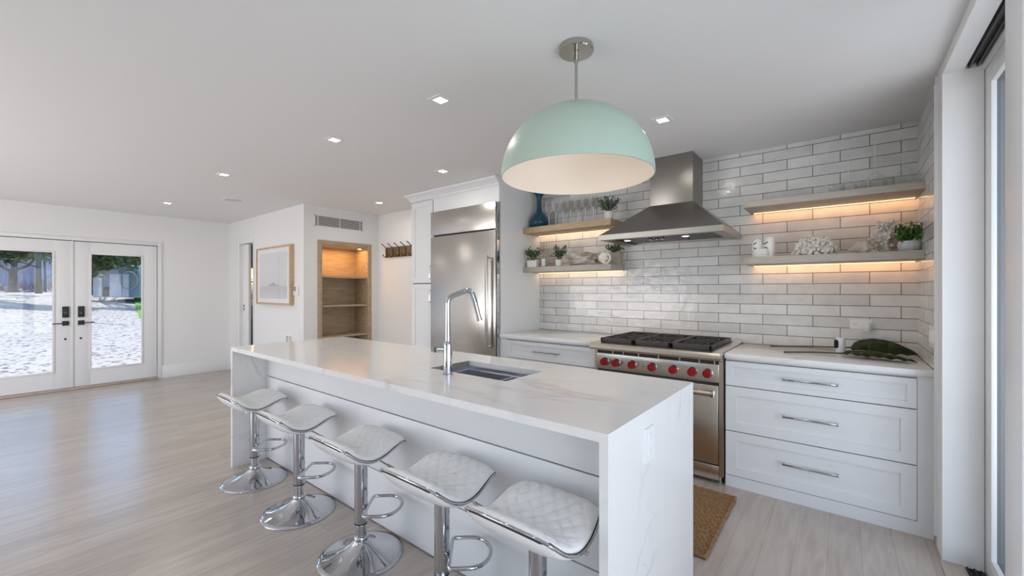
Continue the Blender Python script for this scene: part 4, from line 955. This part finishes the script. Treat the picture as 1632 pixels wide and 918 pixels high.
# tumblers standing behind the bottles
for x, lb in ((-.02, 'plain clear glass tumbler between first and second glass bottles'), (.10, 'plain clear glass tumbler between second and third glass bottles'), (.245, 'plain clear glass tumbler beside the cylinder bottle')):
    b = NB(); lathe(b, [(0, 0), (.031, 0), (.034, .10), (.032, .10), (.029, .006), (0, .006)], (x, 3.795, 2.0185), 28, cap=False); solo('tumbler', b, 'clear_glass', lb, 'glass', (x, 3.795, 2.0185), sharp=50)

# ------------------------------------------------------------------ lower right shelf decor
# white ceramic ornament: two rounded columns with slits above ringed base
oc = thing('ceramic_ornament', 'white ceramic ornament with two rounded towers, at the left of the right shelf', 'ornament', (-.475, 3.66, ZR))
b = NB()
for dx, h in ((-.040, .152), (.042, .165)):
    lathe(b, [(0, 0), (.030, 0), (.034, .02), (.034, h-.035), (.030, h-.015), (.018, h-.003), (0, h)], (-.475+dx, 3.675, ZR), 28, cap=False, sy=.9)
box(b, -.432, -.400, 3.66, 3.705, ZR, ZR+.150, bev=.012)
build('towers', b, 'ceramic_white', oc, 50)
b = NB()
for k in range(3): lathe(b, [(0, 0), (.030-.002*k, 0), (.034-.002*k, .008), (.034-.002*k, .016), (.028, .023), (0, .023)], (-.487, 3.645, ZR+k*.021), 32, cap=False, sx=1.75, sy=1.0)
build('ringed_base', b, 'ceramic_white', oc, 50)
b = NB()
for dx in (-.050, .022):
    for dz, ti in ((.108, .010), (.075, -.004)): cyl(b, (-.475+dx-.010, 3.6435, ZR+dz-ti*.5), (-.475+dx+.012, 3.6435, ZR+dz+ti), .0032, .0032, 8)
build('slits', b, 'slot_dark', oc)
def coral(name, label, c, rx, ry, rz, n, seed, m='coral_white', r=.010, hemi=True):
    rnd = random.Random(seed); b = NB(); c = Vector(c)
    if hemi:
        ball(b, c+Vector((0, 0, rz*.30)), 1, 16, 10, (rx*.70, ry*.70, rz*.44))
    for i in range(n):
        z = rnd.uniform(.02, 1); a = i*2.39996; q = math.sqrt(max(0, 1-z*z))
        d = Vector((math.cos(a)*q, math.sin(a)*q, z)); s = rnd.uniform(.82, 1.05)
        tip = c+Vector((d.x*rx*s, d.y*ry*s, max(.006, d.z*rz*s))); p0 = c+Vector((d.x*rx*.62, d.y*ry*.62, d.z*rz*.62+.01))
        cyl(b, p0, tip, r*.8, r*.9, 7); ball(b, tip, r*rnd.uniform(.9, 1.3), 8, 6)
        for k in range(3): ball(b, tip+Vector((rnd.uniform(-1, 1), rnd.uniform(-1, 1), rnd.uniform(-.3, .9)))*r*1.15, r*.72, 7, 5)
    for v in b.verts: v.co.z = max(v.co.z, c.z+.0005)
    return solo(name, b, m, label, 'coral', tuple(c), sharp=60)
coral('coral', 'wide mound of knobbly white coral on the lower right shelf', (-.158, 3.67, ZR), .124, .10, .140, 190, 5, r=.0105)
rnd = random.Random(9); b = NB(); tc_ = Vector((.228, 3.77, ZR))
tube(b, [tc_, tc_+Vector((-.01, 0, .07)), tc_+Vector((.005, 0, .14))], [.032, .030, .030], 12)
for i in range(185):
    h = rnd.uniform(.02, .215); a = rnd.uniform(0, 6.283); q = rnd.uniform(.5, 1)*(.046 if h < .10 else .075); p = tc_+Vector((math.cos(a)*q+(.012 if h > .12 else -.012), math.sin(a)*q*.75, h))
    cyl(b, tc_+Vector((0, 0, h*.85)), p, .010, .008, 6); ball(b, p, rnd.uniform(.008, .013), 7, 5)
    for k in range(2): ball(b, p+Vector((rnd.uniform(-1, 1), rnd.uniform(-1, 1), rnd.uniform(-1, 1)))*.011, .006, 6, 4)
for v in b.verts: v.co.z = max(v.co.z, ZR+.0005)
solo('coral', b, 'coral_white', 'upright branching white coral behind the bright green plant', 'coral', tuple(tc_), sharp=60)
b = NB(); c = Vector((.108, 3.67, ZR+.045)); rough_blob(b, c, (.050, .045, .046), .25, 1.8, 2.2); 
tube(b, [c+Vector((.02, 0, -.02)), c+Vector((.06, -.01, -.034)), c+Vector((.085, -.015, -.040))], [.026, .012, .003], 10)
tube(b, [c+Vector((-.02, 0, 0)), c+Vector((-.05, 0, -.012)), c+Vector((-.078, .0, -.022))], [.034, .02, .004], 10)
rnd = random.Random(4)
for i in range(16):
    a = R(-10+i*13); k = i % 3; d = Vector((math.cos(a), -.25+.3*k, math.sin(a))); p = c+Vector((d.x*.045, d.y*.04, d.z*.042)); cyl(b, p, p+d.normalized()*rnd.uniform(.018, .034), .006, .0012, 6)
for v in b.verts: v.co.z = max(v.co.z, ZR+.0005)
solo('sea_shell', b, 'shell_cream', 'spiky cream sea shell between the two corals', 'shell', (.108, 3.67, ZR), sharp=60)

# ------------------------------------------------------------------ leaves and device on right counter
def big_leaf(label, base, tip, half, hump, seed, stem_from, roll=0):
    base, tip = Vector(base), Vector(tip); t = thing('palm_leaf', label, 'leaf', tuple(base))
    ax = (tip-base); L = ax.length; d = ax.normalized(); s = Vector((0, 0, 1)).cross(d).normalized(); n, m = 40, 16
    b = NB(); g = []
    for i in range(n+1):
        u = i/n; w = half*(math.sin(math.pi*min(1, u*1.02+.02)**.62))**.8 if 0 < u < 1 else .002
        row = []
        for j in range(m+1):
            v = -1+2*j/m
            lob = 1-.32*max(0, math.sin(u*math.pi*7+ (0 if v > 0 else 1.2)))**3*max(0, (abs(v)-.35)/.65)
            z = hump*math.sin(math.pi*u**.8)**.7*(1-.95*abs(v)**1.6)+.010*mnoise.noise(Vector((u*6, v*2, seed)))+.010*abs(math.sin(u*math.pi*7))*(abs(v))+roll*v*w*.35
            p = base+ax*u+s*v*w*lob; p.z = max(.9215, p.z+z); row.append(b.verts.new(p))
        g.append(row)
    for i in range(n):
        for j in range(m): b.faces.new((g[i][j], g[i+1][j], g[i+1][j+1], g[i][j+1]))
    bmesh.ops.solidify(b, geom=b.faces[:], thickness=.0012)
    build('leaf_blade', b, 'leaf_dark', t, 80)
    b = NB(); mid = [base+ax*u+Vector((0, 0, hump*math.sin(math.pi*u**.8)**.7+.002)) for u in [i/14 for i in range(15)]]
    for p in mid: p.z = max(.924, p.z)
    tube(b, mid, [.0035*(1-.7*i/14) for i in range(15)], 6); build('midrib', b, 'leaf_vein', t, 60)
    b = NB(); sf = Vector(stem_from); tube(b, [sf, sf.lerp(base, .5)+Vector((0, 0, .004)), mid[0], mid[1]], [.006, .0055, .005, .004], 8); build('stem', b, 'stem_green', t, 60)
big_leaf('long glossy dark green leaf lying at the back of the right counter', (.045, 3.72, .955), (.375, 3.62, .94), .125, .080, 1.0, (-.43, 3.70, .930), .25)
big_leaf('long glossy dark green leaf lying nearest the counter edge', (.0, 3.55, .932), (.345, 3.405, .925), .078, .036, 5.0, (-.318, 3.42, .928), -.1)
dv_ = thing('smart_device', 'small white cylindrical device with black face standing among the leaves', 'device', (-.012, 3.655, .922))
b = NB(); lathe(b, [(0, 0), (.024, 0), (.027, .004), (.027, .082), (.024, .088), (0, .088)], (-.012, 3.655, .9395), 28, cap=False); build('body', b, 'device_white', dv_, 50)
b = NB(); lathe(b, [(0, 0), (.0275, 0), (.0275, .0185), (0, .0185)], (-.012, 3.655, .921), 28, cap=False); build('foot', b, 'device_white', dv_, 50)
b = NB(); c0 = Vector((-.012, 3.655, .985)); dd = Vector((-.80, -.60, 0))
pts = []
sd = Vector((.60, -.80, 0))
for i in range(24):
    a = 2*math.pi*i/24; pts.append(c0+dd*.0255+sd*.016*math.cos(a)+Vector((0, 0, 1))*(.016*math.sin(a)+(.014 if math.sin(a) > 0 else -.014)))
hexa(b, [tuple(p) for p in pts], [tuple(p+dd*.006) for p in pts]); build('face_panel', b, 'device_black', dv_, 50)

# ------------------------------------------------------------------ jute rug
RXa, RXb, RYa, RYb = -1.75, -.545, 2.245, 3.015
rgm = thing('jute_rug', 'brown braided jute rug on the floor in front of the range', 'rug', ((RXa+RXb)/2, (RYa+RYb)/2, 0))
b = NB(); nx, ny = 170, 110; g = []
for i in range(nx+1):
    row = []
    for j in range(ny+1):
        u, v = i/nx, j/ny; x = RXa+(RXb-RXa)*u; y = RYa+(RYb-RYa)*v
        kx = (x-RXa)/.030; ky = (y-RYa)/.024
        tw_ = math.cos(2*math.pi*(kx+.5*(int(ky) % 2)))*.5+.5; rw = abs(math.sin(math.pi*ky))
        z = .006+.015*rw*(.45+.55*tw_)+.0015*mnoise.noise(Vector((x*60, y*60, 0)))
        row.append(b.verts.new((x, y, z)))
    g.append(row)
for i in range(nx):
    for j in range(ny): b.faces.new((g[i][j], g[i+1][j], g[i+1][j+1], g[i][j+1]))
build('weave', b, 'jute', rgm, 80)
b = NB(); ep = []
def edge_pt(x, y): return Vector((x+.004*mnoise.noise(Vector((x*14, y*14, 1))), y+.004*mnoise.noise(Vector((x*14, y*14, 5))), .010))
for i in range(80): ep.append(edge_pt(RXa+(RXb-RXa)*i/80, RYa))
for i in range(50): ep.append(edge_pt(RXb, RYa+(RYb-RYa)*i/50))
for i in range(80): ep.append(edge_pt(RXb-(RXb-RXa)*i/80, RYb))
for i in range(50): ep.append(edge_pt(RXa, RYb-(RYb-RYa)*i/50))
tube(b, ep, [.0095+.002*math.sin(i*1.9) for i in range(len(ep))], 8, True); build('border_cord', b, 'jute', rgm, 80)
b = NB(); box(b, RXa, RXb, RYa, RYb, .0005, .006); build('backing', b, 'jute', rgm)

# ------------------------------------------------------------------ outdoors
def gz(x):   # drive rises gently away from the house
    return -.10 if x > -9 else -.10+(-9-x)*.060
b = NB(); xs = [XL-.16, -9, -14, -20, -31]
prev = None
for x in xs:
    cur = (b.verts.new((x, -16, gz(x))), b.verts.new((x, 9, gz(x))))
    if prev: b.faces.new((prev[0], prev[1], cur[1], cur[0]))
    prev = cur
struct('ground_gravel', b, 'gravel', label='pale gravel drive outside the double doors')
b = NB(); xs = [-31, -60]
va2 = [b.verts.new(p) for p in ((-31, -40, gz(-31)), (-31, 40, gz(-31)), (-80, 40, gz(-31)+.4), (-80, -40, gz(-31)+.4))]; b.faces.new(va2)
struct('ground_field', b, 'bush_purple', label='pale ground beyond the drive')
b = NB(); va2 = [b.verts.new(p) for p in ((-30, -16, -.25), (14, -16, -.25), (14, -3.2, -.12), (-30, -3.2, -.12))]; b.faces.new(va2)
va2 = [b.verts.new(p) for p in ((.6, -16, -.12), (14, -16, -.12), (14, 14, -.12), (.6, 14, -.12))]; b.faces.new(va2)
struct('ground_lawn', b, 'lawn_dull', label='lawn outside the windows')
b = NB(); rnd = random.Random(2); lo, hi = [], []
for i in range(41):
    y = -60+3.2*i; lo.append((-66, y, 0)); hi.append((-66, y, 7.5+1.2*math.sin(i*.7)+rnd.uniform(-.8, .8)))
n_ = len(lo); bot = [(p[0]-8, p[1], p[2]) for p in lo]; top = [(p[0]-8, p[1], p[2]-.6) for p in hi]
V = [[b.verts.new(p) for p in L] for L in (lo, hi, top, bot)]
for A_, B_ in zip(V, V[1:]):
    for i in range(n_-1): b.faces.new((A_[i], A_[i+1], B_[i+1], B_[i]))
struct('ground_backdrop', b, 'sky_haze_blue', label='added backdrop hill with sky blue haze in its colour')  # hill added as backdrop, blue of sky and haze put into its colour
b = NB(); pts = [(-15.5, 2.82), (-17.1, 3.0), (-19.4, 3.31), (-25, 4.13), (-30, 4.9), (-30, 10), (-15.5, 10)]
hexa(b, [(x, y, gz(x)-.02) for x, y in pts], [(x, y, gz(x)+.05) for x, y in pts]); struct('ground_verge', b, 'grass', label='bright green grass verge right of the drive')
b = NB(); box(b, XL-1.05, XL-.15, -4, 6, 2.36, 2.52); struct('trim_9', b, 'eave_white', label='roof eave over the double doors')
def branchy(bm, p, d, L, r, depth, rnd, sp=.55):
    q = p+d*L; mid = p.lerp(q, .5)+Vector((rnd.gauss(0, 1), rnd.gauss(0, 1), rnd.gauss(0, 1)))*L*.06
    tube(bm, [p, mid, q], [r, r*.85, r*.68], 7 if depth > 1 else 5)
    if depth <= 0: return
    for k in range(rnd.choice((2, 3))):
        nd = (d+Vector((rnd.gauss(0, sp), rnd.gauss(0, sp), rnd.gauss(.1, sp*.7)))).normalized(); branchy(bm, p.lerp(q, rnd.uniform(.75, 1)), nd, L*rnd.uniform(.6, .8), r*.6, depth-1, rnd, sp)
def at(x, y, d):
    f = 664.; s, c_ = math.sin(R(38.43)), math.cos(R(38.43)); u = (x-816)/f
    return Vector((d*(-s+u*c_), d*(c_+u*s), 1.355-(y-462.5)*d/f))
t = at(20, 466, 19); tr = thing('bare_tree', 'grey forked bare tree seen through the left door pane', 'tree', tuple(t))
rnd = random.Random(3); b = NB(); tube(b, [t, t+Vector((0, 0, .25)), t+Vector((.02, .02, .75)), t+Vector((0, .02, 1.02))], [.23, .15, .135, .15], 12); 
fk = t+Vector((0, .02, 1.0))
branchy(b, fk, Vector((.0, -.05, 1)).normalized(), 1.3, .11, 3, rnd); build('trunk', b, 'bark', tr, 60)
b = NB(); branchy(b, fk, Vector((.1, .85, .75)).normalized(), .9, .07, 4, rnd); branchy(b, fk-Vector((0, 0, .1)), Vector((.1, -.9, .55)).normalized(), 1.1, .065, 4, rnd); build('branches', b, 'bark', tr, 60)
for x, y, d, r, lb in ((61.5, 468, 12.5, .06, 'dark slender trunk near the right edge of the left door pane'), (72, 468.5, 23, .05, 'thin leaning bare sapling at the right edge of the left door pane')):
    t = at(x, y, d); tr = thing('bare_tree', lb, 'tree', tuple(t)); rnd = random.Random(x)
    b = NB(); tube(b, [t, t+Vector((0, -.03 if r < .05 else 0, .9)), t+Vector((0, -.05, 2.4)), t+Vector((.1, 0, 4.5))], [r*1.3, r, r*.9, r*.6], 8); build('trunk', b, 'bark_dark', tr, 60)
    b = NB()
    for k in range(2): branchy(b, t+Vector((0, -.04, .8+k*.5)), Vector((rnd.gauss(0, .5), rnd.gauss(0, 1), .7)).normalized(), .6, r*.28, 2, rnd)
    build('branches', b, 'bark_dark', tr, 60)
# thicket of bare stems far behind: uncountable
rnd = random.Random(12); b = NB()
for i in range(520):
    y = rnd.uniform(-9, 14); x = rnd.uniform(-48, -38); z0 = gz(-31)-.3; h = rnd.uniform(2.0, 5.5)
    p = Vector((x, y, z0)); q = p+Vector((rnd.gauss(0, .4), rnd.gauss(0, .5), h)); r = rnd.uniform(.012, .045)
    tube(b, [p, p.lerp(q, .5)+Vector((0, rnd.gauss(0, .12), 0)), q], [r, r*.8, r*.4], 4)
    for k in range(4):
        m_ = p.lerp(q, rnd.uniform(.2, .9)); tube(b, [m_, m_+Vector((rnd.gauss(0, .4), rnd.gauss(0, .6), rnd.uniform(.2, .9)))], [r*.4, r*.15], 4)
o = build('thicket', b, 'twig', None, 60); tag(o, 'pale thicket of bare stems beyond the gravel drive', 'thicket', kind='stuff')
rnd = random.Random(15); b = NB()
for i in range(240):
    p = Vector((rnd.uniform(-35.3, -34.2), rnd.uniform(-9, 11), gz(-31)-.1)); foliage(b, p+Vector((0, 0, .2)), .5, .5, .35, 5, .35, i)
o = build('brush', b, 'bush_purple', None, 80); tag(o, 'low pinkish dry brush along the far edge of the drive', 'brush', kind='stuff')
def conifer(label, base, spans, seed, n):
    """spans: list of (centre, rx, ry, rz) foliage masses hanging from boughs"""
    t = thing('evergreen_tree', label, 'tree', tuple(base)); base = Vector(base)
    b = NB(); top = base+Vector((0, 0, 5.5)); tube(b, [base, base.lerp(top, .5), top], [.22, .17, .09], 10)
    for c_, rx, ry, rz in spans: tube(b, [base+Vector((0, 0, max(.8, (Vector(c_)-base).z-.3))), Vector(c_)], [.07, .02], 6)
    build('trunk', b, 'bark_dark', t, 60)
    b = NB()
    for k, (c_, rx, ry, rz) in enumerate(spans): foliage(b, c_, rx, ry, rz, n, .22, seed+k, flat=.8)
    build('foliage', b, 'evergreen', t, 80)
z_ = lambda y, d: 1.355-(y-462.5)*d/664
def mass(x, y, d, rx, ry, rz): p = at(x, y, d); return (tuple(p), rx, ry, rz)
conifer('dark evergreen whose low boughs hang across the top of the left door pane', at(-70, 468, 17), [mass(x, 399+4*math.sin(x*.3), 15, .5, .45, .38) for x in (-40, -18, 2, 20, 38, 56, 74)]+[mass(x, 380, 15.5, .6, .5, .5) for x in (-30, 0, 30, 60)], 60, 210)
conifer('dark evergreen filling the top of the right door pane', at(140, 470, 18), [mass(x, y, 16, .42, .4, .36) for x, y in ((146, 412), (160, 406), (178, 408), (196, 408), (214, 410), (226, 418), (147, 426), (170, 390), (200, 390))]+[mass(x, y, 21, .42, .4, .45) for x, y in ((149, 428), (146, 442), (222, 428), (227, 446), (226, 464), (160, 411), (214, 414), (188, 408))], 80, 170)
# pale blue garden shed with a curved roof
S = at(186, 470, 18); yl = at(149, 470, 18); yr = at(222, 470, 18); dirv = (yr-yl); Ls = dirv.length; dirv.normalize(); bk = Vector((-dirv.y, dirv.x, 0)); bk = bk if bk.x < 0 else -bk
sd_ = thing('garden_shed', 'pale blue garden shed with curved roof seen through the right door pane', 'shed', tuple(S))
b = NB(); zb0 = yl.z-.1; arc = []
for i in range(17):
    a = math.pi*i/16; arc.append((Ls*(.5-.5*math.cos(a)), .75+.72*math.sin(a)**.7))
prof = [(0, 0)]+arc+[(Ls, 0)]
fpt = lambda x, z, k: tuple(yl+dirv*x+bk*k+Vector((0, 0, z-.1)))
hexa(b, [fpt(x, z, 0) for x, z in prof], [fpt(x, z, 2.0) for x, z in prof]); build('shed_body', b, 'shed_blue', sd_)
for x0, x1 in ((.0, .40), (.72, 1.25), (1.28, 1.55)):
    b = NB(); lo = [fpt(x0+.02, .02, -.05), fpt(x1, .02, -.05), fpt(x1, 1.0, -.05), fpt(x0+.02, 1.0, -.05)]; hi = [fpt(x0+.02, .02, 0), fpt(x1, .02, 0), fpt(x1, 1.0, 0), fpt(x0+.02, 1.0, 0)]; hexa(b, lo, hi); build('shed_door', b, 'shed_pale', sd_)
b = NB(); cc = yl+dirv*(Ls*.80)+Vector((0, 0, .62)); tube(b, [tuple(cc-bk*.06+dirv*.38*math.cos(2*math.pi*i/24)+Vector((0, 0, .38*math.sin(2*math.pi*i/24)))) for i in range(24)], .016, 6, True); build('round_frame', b, 'pot_grey', sd_)
b = NB(); lo = [fpt(.44, .05, -.03), fpt(.70, .05, -.03), fpt(.70, .45, -.03), fpt(.44, .45, -.03)]; hi = [fpt(.44, .05, 0), fpt(.70, .05, 0), fpt(.70, .45, 0), fpt(.44, .45, 0)]; hexa(b, lo, hi); build('doorway', b, 'bark_dark', sd_)
# garden trees outside the other windows (seen in reflections)
for i, (x, y) in enumerate(((-9, -12), (-4.3, -11), (.4, -12.5), (5.1, -11.5), (9, -.5), (10, 4.3), (9.5, 9))):
    t = thing('garden_tree', 'round green garden tree outside the windows', 'tree', (x, y, -.2), 'garden trees outside the windows')
    b = NB(); tube(b, [(x, y, -.25), (x, y, 2.2)], [.16, .10], 8); build('trunk', b, 'bark', t, 60)
    b = NB(); foliage(b, (x, y, 2.6), 1.7, 1.7, 1.7, 420, .45, 300+i, flat=.9); build('foliage', b, 'evergreen', t, 80)
